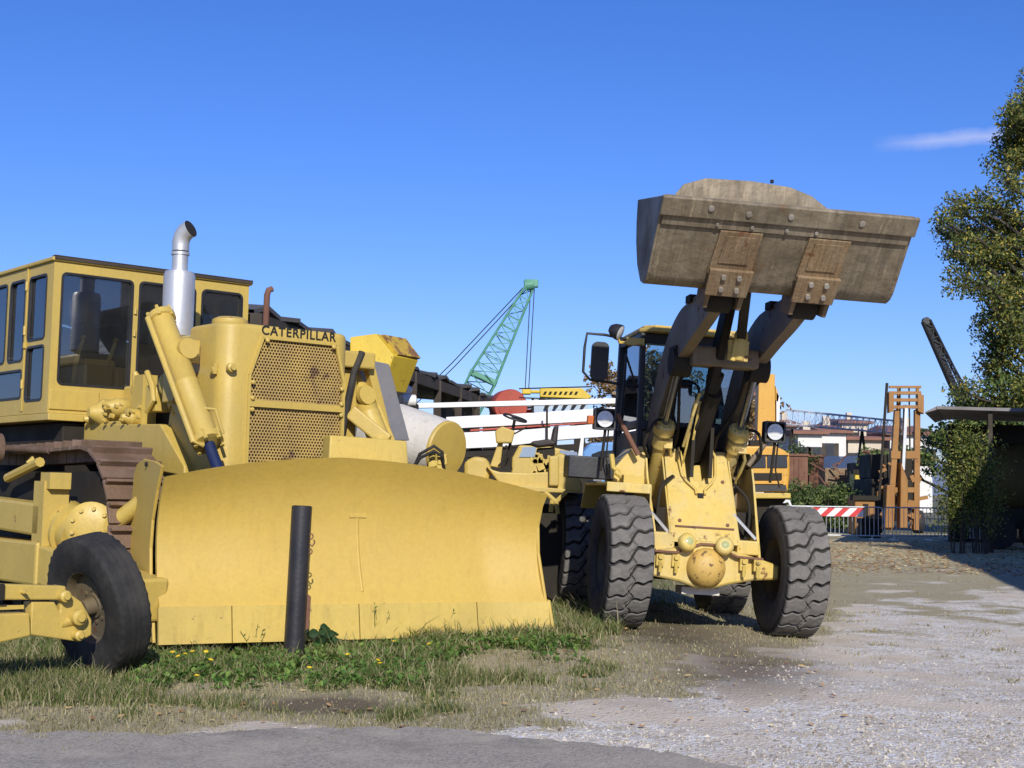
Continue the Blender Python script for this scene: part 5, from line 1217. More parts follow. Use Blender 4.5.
# ================================================================ town and clutter beyond the barriers
def house(px0, px1, eave, ridge, Y, dep, wall, label, hip=True, wins=(), front=None, side_dark=None):
    a, b = at(px0, eave, Y), at(px1, eave, Y); cx = (a.x + b.x) / 2; w_ = b.x - a.x; ze = a.z; zr = at(px0, ridge, Y + dep * .4).z
    o = thing('house', label, 'house', (cx, Y, 0), None, 'houses beyond the yard'); h = w_ / 2
    mb = MB(); mb.bx(-h, h, 0, dep, 0, ze); wl_ = mb.build('wall', M[wall], o)
    mb = MB(); g = .5; i_ = h * .35 if hip else 0
    e4 = [(-h - g, -g, ze), (h + g, -g, ze), (h + g, dep + g, ze), (-h - g, dep + g, ze)]; rg = [(-h - g + i_, dep / 2, zr), (h + g - i_, dep / 2, zr)]
    mb.add(e4 + rg + [(x, y, z - .25) for x, y, z in e4], [(0, 1, 5, 4), (2, 3, 4, 5), (1, 2, 5), (3, 0, 4), (6, 7, 1, 0), (7, 8, 2, 1), (8, 9, 3, 2), (9, 6, 0, 3), (6, 9, 8, 7)])
    rf = mb.build('roof', M['tile'], o)
    for (u, v, ww, hh) in wins:
        x = -h + 2 * h * u; z = ze * v
        mb = MB(); mb.bx(x - ww / 2, x + ww / 2, -.06, -.003, z - hh / 2, z + hh / 2); mb.bx(x - ww / 2 - .08, x + ww / 2 + .08, -.12, -.003, z - hh / 2 - .12, z - hh / 2 - .01); wn = mb.build('window', M['pane'], o)
        mb = MB(); mb.bx(x - ww / 2 - .38, x - ww / 2 - .03, -.08, -.004, z - hh / 2, z + hh / 2); mb.bx(x + ww / 2 + .03, x + ww / 2 + .38, -.08, -.004, z - hh / 2, z + hh / 2); mb.build('shutter', M['wood'], wn)
    mb = MB(); mb.bx(h * .3, h * .3 + .6, dep * .45, dep * .45 + .6, ze, zr + .7); mb.build('chimney', M['wallc'], rf)
    return o
W4 = [(.2, .8, .9, 1.3), (.5, .8, .9, 1.3), (.8, .8, .9, 1.3), (.25, .35, .9, 1.3), (.7, .35, .9, 1.3)]
house(798, 822, 431, 429, 112, 9, 'wallw', 'low white house front under a brown roof beside the small conical tree', wins=[(.2, .72, .8, 1.1), (.75, .72, .8, 1.1), (.5, .3, .9, 1.2)], hip=False)
house(822, 846, 430, 424, 116, 12, 'wallw', 'bright white house side with terracotta roof left of the mast', wins=[(.7, .55, .8, 1.2), (.3, .75, .8, 1.2)])
house(842, 868, 421, 418.5, 150, 12, 'wallc', 'cream house with wide tiled roof highest on the skyline', wins=W4)
house(848, 884, 437, 435.2, 118, 9, 'wallc', 'low cream house with long brown roof above the dull red lean-to', wins=[(.15, .7, .8, 1.1), (.6, .7, .8, 1.1)], hip=False)
house(890, 932, 432, 425, 120, 10, 'wallw', 'large white building seen through the forklift mast', wins=[(.85, .7, .9, 1.3), (.1, .7, .9, 1.3)])
house(716, 764, 392, 384, 100, 10, 'wallc', 'cream building glimpsed between the raised loader arms', wins=W4)
house(774, 797, 424, 419, 135, 8, 'wallc', 'small cream house just right of the yellow column', wins=W4[:2])
house(652, 690, 418, 411, 120, 9, 'wallc', 'pale house visible through the loader cab glass', wins=W4)
# white lattice boom laid on trestles across the yard
wb0 = gbase(850, 82); wbm = thing('lattice_boom', 'pale lattice boom laid level in front of the houses', 'boom', wb0)
mb = MB(); lattice(mb, loc(wbm, at(786, 417, 82)), loc(wbm, at(905, 428, 80)), .85, .7, 20, .03, .018, V((0, 1, 0))); mb.build('boom', pmat('pale_grey_paint', (0.476, 0.49, 0.532), rough=.6), wbm)
for px in (792, 862, 900):
    mb = MB(); p = loc(wbm, at(px, 429, 81.5)); mb.bar(V((p.x - .6, p.y, 0)), p, .12, .12); mb.bar(V((p.x + .6, p.y, 0)), p, .12, .12); mb.build('trestle', M['dark'], wbm)
# rusty yard clutter
def block(name, label, cat, px0, px1, py0, Y, dep, mt, extra=None, z0=0.0, **k):
    a, b = at(px0, py0, Y), at(px1, py0, Y); o = thing(name, label, cat, ((a.x + b.x) / 2, Y, 0), None, k.get('group'))
    h = (b.x - a.x) / 2; mb = MB(); mb.bx(-h, h, 0, dep, z0, a.z); mb.build(k.get('part', 'body'), M[mt], o, bevel=.03)
    if extra: extra(o, h, a.z)
    return o
def corr(o, h, z):
    mb = MB(); n = int(h * 2 / .25)
    for i in range(n): mb.bx(-h + .25 * i, -h + .25 * i + .12, -.05, -.003, .2, z - .15)
    mb.build('corrugation', M['rust'], o); mb = MB(); mb.bx(-h - .05, h + .05, -.08, .6, z, z + .12); mb.build('top_rail', M['rust'], o)
block('rusty_container', 'rust-brown container left of the open frame beyond the hedge', 'container', 789, 808, 456, 72, 4, 'rust', corr)
block('rusty_container', 'darker rusty container with pale top rail in the middle of the yard', 'container', 809, 824, 457, 74, 4, 'rust', corr)
block('low_wall', 'low white wall beyond the hedge under the grey house', 'wall', 824, 862, 456, 84, .4, 'wallw')
def scrap(o, h, z):
    mb = MB()
    for i in range(30):
        p = V((random.uniform(-h, h), random.uniform(-.6, -.05), random.uniform(.2, z * 1.1))); q = p + V((random.uniform(-1, 1), random.uniform(-.1, .1), random.uniform(-.5, .8))); mb.bar(p, q, .08, .06)
    mb.build('scrap_bars', M['rust'], o)
block('scrap_pile', 'tangle of rusty scrap bars in front of the low white wall', 'scrap pile', 825, 848, 468, 70, 1.5, 'bucketr', scrap)
def lean(o, h, z):
    mb = MB(); mb.prism([(-h - .3, -.6, z - .15), (h * .6, -.6, z - .15), (h + .4, .4, z + .5), (-h * .5, .4, z + .5)], (0, 0, .08)); mb.build('roof', pmat('dull_red_roof', (.2, .06, .05), rough=.8), o)
block('lean_to', 'dark lean-to with dull red sloping roof left of the forklift', 'shed', 862, 876, 462, 66, 3, 'wood', lean)
def trim(o, h, z):
    mb = MB(); mb.bx(-h - .1, h + .1, -.1, .4, z - .12, z + .06); mb.bx(-h * .2, h * .3, -.06, -.004, .25, z - .25); mb.build('trim', M['dark'], o)
block('orange_skip', 'faded orange metal box on the ground left of the forklift', 'skip', 855, 875, 497, 53, 1.2, 'orange', trim)
block('yellow_frame', 'yellow steel box lying in shade beside the lean-to', 'machine part', 855, 873, 471, 62, 1.0, 'yellow2', trim)
block('grey_bin', 'dark waste bin behind the plain steel barrier', 'bin', 862, 881, 520, 49.5, .6, 'dark', trim)

# ================================================================ plants
def leaf_cards(mb, clusters, n, s0, s1, rng, flat=.35):
    wts = [c[1] ** 2 for c in clusters]; tot = sum(wts)
    for (c, r, sq), wgt in zip(clusters, wts):
        for _ in range(max(1, int(n * wgt / tot))):
            d = V((rng.gauss(0, 1), rng.gauss(0, 1), rng.gauss(0, 1))).normalized() * (r * rng.random() ** .45); d.z *= sq
            p = c + d; s_ = rng.uniform(s0, s1)
            nrm = V((rng.gauss(0, 1), rng.gauss(0, 1), rng.gauss(0, 1) + flat)).normalized(); u = nrm.orthogonal().normalized(); a = rng.uniform(0, 2 * PI)
            u = (u * math.cos(a) + nrm.cross(u) * math.sin(a)); v = nrm.cross(u)
            mb.add([p - u * s_, p + v * s_ * .45, p + u * s_, p - v * s_ * .45], [(0, 1, 2, 3)])
def tree(name, label, cat, base, h, spread, rng, n, s0, s1, lm, trunk_r, levels=3, group=None, lean=(0, 0), first=.28, density=1.0, squash=.8, upf=.55):
    o = thing(name, label, cat, base, None, group); tips = []; mb = MB()
    def grow(p, d, ln, r, lv):
        pts = [p]; q = p; dd = d.copy()
        for k in range(4):
            dd = (dd + V((rng.gauss(0, .12), rng.gauss(0, .12), rng.gauss(0, .06)))).normalized(); q = q + dd * ln / 4; pts.append(q)
        mb.tube(pts, [r * (1 - .14 * k) for k in range(5)], max(4, 9 - 2 * (levels - lv)), caps=False)
        if lv == 0:
            tips.append((q, ln)); tips.append((pts[2], ln * .8)); return
        for k in range(rng.randint(3, 4) + (1 if lv == levels else 0)):
            t = rng.uniform(.45, 1.0); i = min(3, int(t * 4)); s_ = pts[i].lerp(pts[i + 1], t * 4 - i)
            a = rng.uniform(0, 2 * PI); side = V((math.cos(a), math.sin(a), upf * rng.uniform(.3, 1.5))); nd = (dd * .45 + side * (.75 + .25 * spread)).normalized()
            grow(s_, nd, ln * rng.uniform(.55, .75), r * .55, lv - 1)
        if lv < levels: grow(q, dd, ln * .6, r * .5, lv - 1)
    top = V((lean[0], lean[1], h * .5))
    grow(V((0, 0, -.1)), top.normalized(), h * .5, trunk_r, levels)
    mb.build('trunk', M['bark'], o, smooth=60)
    cl = [(p, max(.35, ln * .55) * rng.uniform(.7, 1.2), squash) for p, ln in tips if rng.random() < density]
    m2 = MB(); leaf_cards(m2, cl, n, s0, s1, rng); m2.build('crown', lm, o, fix=False)
    return o
LM_dark = leaf_mat('dark_leaves', [(0, (0.0545, 0.0816, 0.0233)), (.45, (0.117, 0.152, 0.035)), (.8, (0.215, 0.224, 0.0485)), (.96, (0.506, 0.389, 0.0777))], .22)
LM_aut = leaf_mat('autumn_leaves', [(0, (0.17, 0.0935, 0.034)), (.4, (0.289, 0.17, 0.068)), (.75, (0.374, 0.255, 0.119)), (1, (0.17, 0.153, 0.051))], .25)
LM_hedge = leaf_mat('hedge_leaves', [(0, (0.051, 0.0935, 0.0306)), (.5, (0.102, 0.156, 0.0408)), (1, (0.204, 0.238, 0.068))], .2)
LM_ivy = leaf_mat('ivy_leaves', [(0, (0.0504, 0.084, 0.0168)), (.5, (0.143, 0.185, 0.0336)), (.85, (0.252, 0.269, 0.0588)), (1, (0.504, 0.403, 0.118))], .3)
LM_weed = leaf_mat('weed_leaves', [(0, (0.0584, 0.141, 0.025)), (.5, (0.117, 0.233, 0.0416)), (1, (0.217, 0.316, 0.0667))], .3)
LM_grass = leaf_mat('grass_blades', [(0, (.07, .12, .025)), (.3, (.14, .19, .045)), (.55, (.22, .24, .075)), (.75, (.36, .31, .15)), (1, (.50, .43, .26))], .35)
LM_dry = leaf_mat('dry_grass', [(0, (0.221, 0.195, 0.091)), (.4, (0.377, 0.325, 0.169)), (.75, (0.494, 0.429, 0.26)), (1, (0.169, 0.195, 0.0585))], .3)

# big tree on the right: hand-placed limbs so the silhouette steps in and out as in the yard
rng = random.Random(11)
tb = V((22.96, 60, 0)); big = thing('broadleaf_tree', 'tall dark broadleaf tree with yellowing leaves at the right edge', 'tree', tb)
def TL(px, py, Y=60): return loc(big, at(px, py, Y))
mb = MB(); cl = []
trunk = [V((0, 0, -.1)), TL(1042, 470), TL(1040, 400), TL(1046, 300), TL(1042, 200), TL(1048, 150), TL(1050, 105)]
mb.tube(trunk, [.42, .36, .32, .26, .2, .13, .06], 10)
limbs = [((1042, 330), (1005, 270), (960, 240)), ((1044, 300), (1000, 235), (950, 214)), ((1043, 250), (1010, 215), (975, 200)), ((1042, 350), (1010, 310), (975, 285)), ((1042, 380), (1005, 350), (980, 330)), ((1043, 210), (1015, 190), (1000, 168)), ((1048, 150), (1030, 122), (1018, 106)), ((1040, 400), (1010, 380), (985, 372)), ((1045, 260), (1005, 245), (985, 262)), ((1041, 400), (1060, 360), (1085, 330)), ((1044, 280), (1075, 240), (1100, 200)), ((1048, 150), (1075, 130), (1090, 115)), ((1043, 190), (1075, 170), (1100, 140)), ((1041, 420), (1000, 405), (968, 402)), ((1048, 150), (1020, 150), (1008, 140)), ((1050, 110), (1034, 104), (1022, 96)), ((1042, 300), (990, 250), (945, 225)), ((1042, 320), (985, 265), (950, 255)), ((1043, 300), (980, 240), (938, 228)), ((1044, 260), (1000, 220), (955, 206)), ((1042, 340), (990, 290), (955, 275)), ((1041, 360), (1010, 335), (995, 300)), ((1041, 370), (1015, 345), (1005, 320)), ((1040, 390), (1005, 365), (985, 350)), ((1042, 240), (1020, 230), (1000, 215)), ((1043, 330), (1020, 300), (1012, 270)), ((1041, 350), (1022, 320), (1018, 290)), ((1044, 300), (1080, 270), (1120, 250)), ((1044, 240), (1085, 200), (1125, 180)), ((1046, 180), (1080, 130), (1105, 110)), ((1042, 350), (1085, 320), (1125, 310)), ((1048, 140), (1030, 120), (1005, 128)), ((1048, 130), (1032, 114), (1018, 120)), ((1045, 170), (1020, 160), (1002, 155)), ((1041, 390), (1090, 370), (1130, 360))]
for a, b, c in limbs:
    for k in range(3):
        dy = rng.uniform(-2.6, 2.6); A_, B_, C_ = TL(*a), TL(*b, 60 + dy * .6), TL(c[0] + rng.uniform(-7, 7), c[1] + rng.uniform(-10, 10), 60 + dy)
        mb.tube([A_, A_.lerp(B_, .5) + V((0, 0, .15)), B_, C_], [.12, .09, .06, .02], 6, caps=False)
        for t in (.15, .45, .7, .95):
            p = B_.lerp(C_, t) + V((rng.gauss(0, .25), rng.gauss(0, .3), rng.gauss(0, .22))); cl.append((p, rng.uniform(.3, .78), .75))
            mb.tube([B_.lerp(C_, t * .8), p], [.03, .008], 4, caps=False)
        for t in (.55, .9):
            cl.append((A_.lerp(B_, t) + V((rng.gauss(0, .35), rng.gauss(0, .5), rng.gauss(0, .4))), rng.uniform(.4, .9), .7))
mb.build('trunk', M['bark'], big, smooth=60)
m2 = MB(); leaf_cards(m2, cl, 52000, .06, .12, rng); m2.build('crown', LM_dark, big, fix=False)

rh = thing('roadside_house', 'tall house standing right of the yard and throwing the deep shade over the shed', 'house', (10.55, 9.6, 0), frame_rot(R(-9.9)))
mb = MB(); mb.bx(0, 9, 0, 23.5, 0, 7.1); mb.build('wall', M['wallc'], rh)
mb = MB(); mb.prism([(-.1, -.1, 7.11), (9.1, -.1, 7.11), (4.5, -.1, 8.3)], (0, 23.7, 0)); mb.build('roof', M['tile'], rh)
for y in (3, 8, 13, 18):
    for z in (1.6, 4.2): mb = MB(); mb.bx(-.06, -.003, y - .5, y + .5, z - .7, z + .7); mb.build('window', M['pane'], rh)
gh = thing('grey_house', 'low house across the road with a pale ribbed sheet roof', 'house', (20, 4.5, 0), frame_rot(-1.15))
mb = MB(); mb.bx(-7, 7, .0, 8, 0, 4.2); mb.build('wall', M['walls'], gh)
mb = MB()
for i in range(9): mb.prism([(-3.2, -.6 + .5 * i, 4.25 + .28 * i), (4.4, -.6 + .5 * i, 4.25 + .28 * i), (4.4, -.13 + .5 * i, 4.49 + .28 * i), (-3.2, -.13 + .5 * i, 4.49 + .28 * i)], (0, .02, -.05))
mb.build('roof', M['wallw'], gh)
tree('autumn_tree', 'thin brown autumn tree behind the loader mirror', 'tree', gbase(600, 44), 6.8, .4, random.Random(3), 9000, .06, .11, LM_aut, .12, lean=(0, 0), density=1.0, upf=.9)
tree('autumn_tree', 'sparse pale brown autumn tree seen between the loader arms', 'tree', gbase(724, 46), 4.6, .3, random.Random(9), 3000, .07, .12, LM_aut, .10, upf=2.2, density=.7)
tree('cypress_tree', 'small dark conical tree right of the yellow column', 'tree', gbase(789, 74), 3.9, .05, random.Random(21), 1800, .07, .12, LM_hedge, .09, squash=1.2, upf=3.0)
for i, (px, Y, h_) in enumerate(((955, 62, 6.2), (978, 66, 6.0), (1003, 60, 6.4))):
    tree('dense_tree', ['dense dark tree directly under the leaning dark jib', 'middle dark tree of three behind the right shed', 'dark tree behind the right shed nearest the right edge'][i], 'tree', gbase(px, Y), h_, .9, random.Random(30 + i), 5000, .09, .16, LM_hedge, .16, group='dark trees behind the right shed')
# hedge bushes
def bush(name, label, base, w_, d_, h_, n, s0, s1, lm, rng, group=None, cat='bush'):
    o = thing(name, label, cat, base, None, group); cl = []; mb = MB()
    for _ in range(int(10 + w_ * 10)):
        p = V((rng.uniform(-w_ / 2, w_ / 2), rng.uniform(-d_ / 2, d_ / 2), 0)); top = h_ * (1 - .45 * (2 * p.x / w_) ** 2) * rng.uniform(.65, 1.0)
        mb.tube([p, p + V((rng.gauss(0, .1), rng.gauss(0, .1), top * .8))], [.025, .008], 4, caps=False)
        for t in ((.25, .55, .85) if cat == 'bush' else (.38, .6, .85)): cl.append((p + V((rng.gauss(0, .12), rng.gauss(0, .12), top * t)), rng.uniform(.18, .36) * h_ * .5, .9))
    mb.build('stems', M['bark'], o); m2 = MB(); leaf_cards(m2, cl, n, s0, s1, rng); m2.build('foliage', lm, o, fix=False)
    return o
rg = random.Random(17)
for i, (px, Y, w_, h_) in enumerate(((796, 58, 2.0, 2.3), (815, 60, 1.8, 2.1), (833, 58, 2.0, 2.3), (853, 61, 2.0, 2.2))):
    bush('hedge_bush', ['green bush of the hedge next to the yellow truck', 'second hedge bush from the yellow truck, below the darker container', 'third hedge bush, dark, below the scrap pile', 'hedge bush nearest the forklift'][i], gbase(px, Y), w_, 1.6, h_, 4200, .05, .10, LM_hedge, rg, 'bushes of the hedge behind the barriers')
bush('climbing_ivy', 'sunlit yellow-green ivy climbing at the left corner of the right shed', V((12.2, 37.3, 0)), 1.0, .6, 4.3, 8000, .03, .055, LM_ivy, rg, None, 'ivy')

# ================================================================ ground
def fbm(x, y, s): return noise.fractal(V((x * s, y * s, 3.3)), 1.0, 2.0, 4)
def dip(x, y):
    k = max(0.0, min(2.4, x - 1.35)); wy = max(0, min(1, (y - 11) / 3)) * max(0, min(1, (30 - y) / 8)); return -.047 * k * wy
def gz(x, y): return dip(x, y) + .09 * math.exp(-((x + .1) / 1.1) ** 2 - ((y - 14.3) / 1.0) ** 2) + .018 * fbm(x, y, .8) * min(1, max(0, (y - 9.3) / 1.2))
def clamp(a): return max(0.0, min(1.0, a))
def interp(x, pts):
    if x <= pts[0][0]: return pts[0][1]
    for (a, b), (c, d) in zip(pts, pts[1:]):
        if x <= c: return b + (d - b) * (x - a) / (c - a)
    return pts[-1][1]
def zones(x, y):
    """grass, pale gravel, dark soil, leaf litter (0..1 each) from the yard plan"""
    px, py = to_px((x, y, 0)); n1 = fbm(x, y, .9); n2 = fbm(x + 40, y, 2.6)
    lim = interp(px, [(-200, 704), (0, 698), (150, 692), (280, 688), (400, 682), (470, 672), (540, 655), (600, 640), (660, 622), (760, 612), (830, 600), (900, 560)])
    g = clamp((lim - py) / 30 + .5 + n1 * 1.5 + n2 * 1.0)
    if px > 600: g *= clamp(1 - (px - 600) / 260) * .75
    if px > 845: g = clamp(n2 * 1.6 - .55) * .4
    dry = clamp((interp(px, [(0, 742), (420, 735), (560, 712), (700, 672), (820, 628), (860, 600)]) - py) / 24 + .5 + n1 * 1.5 + n2 * .9)
    wht = clamp(.25 + n1 * 1.1 + n2 * .6 + clamp((px - 835) / 40) * clamp((660 - py) / 60) * .55 + clamp((py - 700) / 40) * clamp((px - 400) / 120) * clamp((1010 - px) / 300 + .3) * .6 + clamp((px - 800) / 120) * .3)
    soil = clamp(math.exp(-((px - 325) / 70) ** 2 - ((py - 706) / 9) ** 2) * 1.6 + math.exp(-((px - 745) / 95) ** 2 - ((py - 668) / 32) ** 2) * .9 + math.exp(-((px - 660) / 80) ** 2 - ((py - 630) / 16) ** 2) * .8)
    if y > 33: lit = clamp(.75 + n2 * .8)
    else: lit = clamp((y - 25) / 9) * clamp(.4 + n2)
    return g, dry, wht, soil, lit
mb_v, mb_f, colA, colB = [], [], [], []
xs = [-14 + .12 * i for i in range(int(29 / .12))]; ys = []; yy = 6.0
while yy < 56: ys.append(yy); yy += max(.07, yy * .0075)
for y in ys:
    k = max(1.0, y / 13)
    for x in xs:
        X = (x - 3) * k + 3 * 1.0; z = gz(X, y)
        if y > 54: z = 0
        mb_v.append((X, y, z)); g, dry, wht, soil, lit = zones(X, y); colA.append((g, dry, wht, 1)); colB.append((soil, lit, 0, 1))
nx = len(xs)
for j in range(len(ys) - 1):
    for i in range(nx - 1): a = j * nx + i; mb_f.append((a, a + 1, a + nx + 1, a + nx))
me = bpy.data.meshes.new('yard_ground'); me.from_pydata(mb_v, [], mb_f); me.update()
for nm, cc in (('zoneA', colA), ('zoneB', colB)):
    at_ = me.color_attributes.new(nm, 'FLOAT_COLOR', 'POINT'); at_.data.foreach_set('color', [v for c in cc for v in c])
me.polygons.foreach_set('use_smooth', [True] * len(me.polygons))
mt, nt, P, O = nodes('yard_surface'); L = nt.links.new
tc = N(nt, 'ShaderNodeTexCoord').outputs['Object']
za = N(nt, 'ShaderNodeVertexColor'); za.layer_name = 'zoneA'; zb2 = N(nt, 'ShaderNodeVertexColor'); zb2.layer_name = 'zoneB'
sa = N(nt, 'ShaderNodeSeparateColor'); L(za.outputs[0], sa.inputs[0]); sb = N(nt, 'ShaderNodeSeparateColor'); L(zb2.outputs[0], sb.inputs[0])
n_big = noise_n(nt, tc, 1.1, 6, .6); n_mid = noise_n(nt, tc, 9, 6, .65); n_fine = noise_n(nt, tc, 55, 5, .7)
def vor(scale):
    v = N(nt, 'ShaderNodeTexVoronoi'); v.inputs['Scale'].default_value = scale; L(tc, v.inputs['Vector']); return v
v1, v2 = vor(38), vor(85)
peb = N(nt, 'ShaderNodeSeparateColor'); L(v1.outputs['Color'], peb.inputs[0]); peb2 = N(nt, 'ShaderNodeSeparateColor'); L(v2.outputs['Color'], peb2.inputs[0])
base = mixc(nt, ramp(nt, n_big, .35, .65), (0.689, 0.595, 0.466), (0.508, 0.42, 0.309))
base = mixc(nt, ramp(nt, n_mid, .3, .7, 0, .5), base, (0.604, 0.561, 0.493))
stone = mixc(nt, peb.outputs[0], (0.444, 0.376, 0.28), (0.85, 0.85, 0.85)); stone2 = mixc(nt, peb2.outputs[1], (0.524, 0.44, 0.326), (0.85, 0.85, 0.825))
gravel = mixc(nt, ramp(nt, n_mid, .4, .6), stone, stone2)
pm = N(nt, 'ShaderNodeMath', operation='MULTIPLY_ADD'); L(n_fine, pm.inputs[0]); pm.inputs[1].default_value = .9; pm.inputs[2].default_value = -.45
ga = N(nt, 'ShaderNodeMath', operation='ADD'); L(pm.outputs[0], ga.inputs[0]); L(sa.outputs[2], ga.inputs[1])
gv = ramp(nt, ga.outputs[0], .15, .65)
gravel = mixc(nt, ramp(nt, noise_n(nt, tc, 3.4, 7, .7), .46, .66, 0, .8), gravel, (0.405, 0.338, 0.25))
col = mixc(nt, gv, base, gravel)
drycol = mixc(nt, n_fine, (0.18, 0.154, 0.072), (0.45, 0.378, 0.216))
da = N(nt, 'ShaderNodeMath', operation='ADD'); L(pm.outputs[0], da.inputs[0]); L(sa.outputs[1], da.inputs[1])
col = mixc(nt, ramp(nt, da.outputs[0], .3, .75, 0, .8), col, drycol)
grcol = mixc(nt, n_fine, (0.042, 0.06, 0.018), (0.15, 0.165, 0.0525))
gg = N(nt, 'ShaderNodeMath', operation='ADD'); L(pm.outputs[0], gg.inputs[0]); L(sa.outputs[0], gg.inputs[1])
col = mixc(nt, ramp(nt, gg.outputs[0], .35, .7, 0, .95), col, grcol)
col = mixc(nt, ramp(nt, sb.outputs[0], .2, .9, 0, .8), col, (.11, .08, .055))
litc = mixc(nt, peb.outputs[2], (0.427, 0.24, 0.107), (0.85, 0.85, 0.453))
lm_ = N(nt, 'ShaderNodeMath', operation='MULTIPLY'); L(sb.outputs[1], lm_.inputs[0]); L(ramp(nt, peb2.outputs[2], .35, .5), lm_.inputs[1])
col = mixc(nt, lm_.outputs[0], col, litc)
L(col, P.inputs['Base Color']); P.inputs['Roughness'].default_value = .95; P.inputs['Specular IOR Level'].default_value = .15
bm_ = N(nt, 'ShaderNodeBump'); bm_.inputs['Strength'].default_value = .6; bm_.inputs['Distance'].default_value = .02
hh = N(nt, 'ShaderNodeMath', operation='ADD'); L(v1.outputs['Distance'], hh.inputs[0]); L(n_fine, hh.inputs[1]); L(hh.outputs[0], bm_.inputs['Height']); L(bm_.outputs[0], P.inputs['Normal'])
me.materials.append(mt); go = bpy.data.objects.new('yard_ground', me); COL.objects.link(go); tag(go, kind='structure')
# far ground out to the horizon
mb = MB(); ring_in = [mb_v[0], mb_v[nx - 1], mb_v[-1], mb_v[-nx]]
far = pmat('far_ground', (.16, .15, .09), (.10, .11, .05), rough=1, scale=.02, bump=0)
mb.add([(-5000, -400, -.14), (5000, -400, -.14), (5000, 6000, -.14), (-5000, 6000, -.14)], [(0, 1, 2, 3)])
tag(mb.build('terrain', far), kind='structure')
# hills
mb = MB(); rows = []
for j in range(2):
    rows.append([V((-1500 + 60 * i, 2600 + 900 * j, (-2 if j == 0 else 78 + 34 * noise.noise(V((i * .21, 1, 2))) + 12 * noise.noise(V((i * .9, 4, 2)))))) for i in range(61)])
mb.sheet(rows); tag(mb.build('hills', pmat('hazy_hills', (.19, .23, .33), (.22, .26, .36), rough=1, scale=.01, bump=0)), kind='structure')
# asphalt road with ragged edge
mb = MB(); e = []; o_ = []
for i in range(800):
    x = -7 + i * .0165
    px, _ = to_px((x, 8.7, 0)); ey = interp(px, [(-300, 9.0), (0, 8.78), (160, 8.72), (300, 9.0), (430, 9.12), (540, 8.72), (640, 8.42), (720, 7.98), (800, 7.4), (1000, 6.2), (1300, 5.0)])
    ey += .14 * fbm(x, 2, 1.2) + .09 * fbm(x, 5, 5) + .05 * fbm(x, 9, 14); e.append(V((x, ey, .022))); o_.append(V((x, 3.0, .022)))
mb.sheet([o_, [a.lerp(b, .5) for a, b in zip(o_, e)], e, [p + V((0, .05, -.05)) for p in e]])
mt, nt, P, O = nodes('worn_asphalt'); L = nt.links.new; asp = mt
tc = N(nt, 'ShaderNodeTexCoord').outputs['Object']
vo = N(nt, 'ShaderNodeTexVoronoi'); vo.inputs['Scale'].default_value = 75; L(tc, vo.inputs['Vector']); vs = N(nt, 'ShaderNodeSeparateColor'); L(vo.outputs['Color'], vs.inputs[0])
col = mixc(nt, vs.outputs[0], (0.193, 0.173, 0.144), (0.462, 0.413, 0.344))
col = mixc(nt, ramp(nt, noise_n(nt, tc, 140, 3, .7), .35, .65, 0, .6), col, (0.308, 0.28, 0.233))
col = mixc(nt, ramp(nt, noise_n(nt, tc, 2.4, 7, .65), .45, .7, 0, .7), col, (0.445, 0.392, 0.309))
col = mixc(nt, ramp(nt, noise_n(nt, tc, 1.1, 4, .6), .55, .68, 0, .55), col, (0.173, 0.158, 0.138))
L(col, P.inputs['Base Color']); P.inputs['Roughness'].default_value = .95; P.inputs['Specular IOR Level'].default_value = .15
bb = N(nt, 'ShaderNodeBump'); bb.inputs['Strength'].default_value = .5; bb.inputs['Distance'].default_value = .008; L(vo.outputs['Distance'], bb.inputs['Height']); L(bb.outputs[0], P.inputs['Normal'])
tag(mb.build('road', asp), kind='structure')
mb = MB(); mb.add([(-60, -30, .0), (60, -30, .0), (60, 6.1, .0), (-60, 6.1, .0)], [(0, 1, 2, 3)]); tag(mb.build('road_apron', asp), kind='structure')

# ---- loose stones, leaves, grass
rng = random.Random(23)
M['stone'] = leaf_mat('pebbles', [(0, (0.233, 0.2, 0.154)), (.5, (0.388, 0.34, 0.263)), (.85, (0.516, 0.462, 0.372)), (1, (0.644, 0.583, 0.482))], 0)
mb = MB(); cnt = 0
while cnt < 7000:
    px, py = rng.uniform(250, 1030), rng.uniform(560, 770); p = on_ground(px, py)
    g, dry, wht, soil, lit = zones(p.x, p.y)
    if rng.random() > (wht * .9 + .05) * (1 - g) * (1 - .92 * dry): continue
    if p.y < 8.2 and px < 650: continue
    s_ = rng.uniform(.005, .013) * (1 + .9 * (rng.random() ** 6)); z = gz(p.x, p.y); a = rng.uniform(0, PI)
    ca, sa_ = math.cos(a) * s_, math.sin(a) * s_; h = s_ * rng.uniform(.5, .9); k = rng.uniform(.6, 1)
    mb.add([(p.x + ca, p.y + sa_, z), (p.x - sa_ * k, p.y + ca * k, z), (p.x - ca, p.y - sa_, z), (p.x + sa_ * k, p.y - ca * k, z), (p.x + ca * .3, p.y, z + h), (p.x - ca * .3, p.y + sa_ * .2, z + h * .9)],
           [(0, 1, 4), (1, 5, 4), (1, 2, 5), (2, 3, 5), (3, 4, 5), (3, 0, 4)]); cnt += 1
tag(mb.build('pebbles', M['stone'], fix=False), kind='stuff')
mb = MB(); cnt = 0
LM_fall = leaf_mat('fallen_leaves', [(0, (0.324, 0.142, 0.0607)), (.4, (0.527, 0.304, 0.121)), (.8, (0.81, 0.567, 0.243)), (1, (0.85, 0.729, 0.405))], .15)
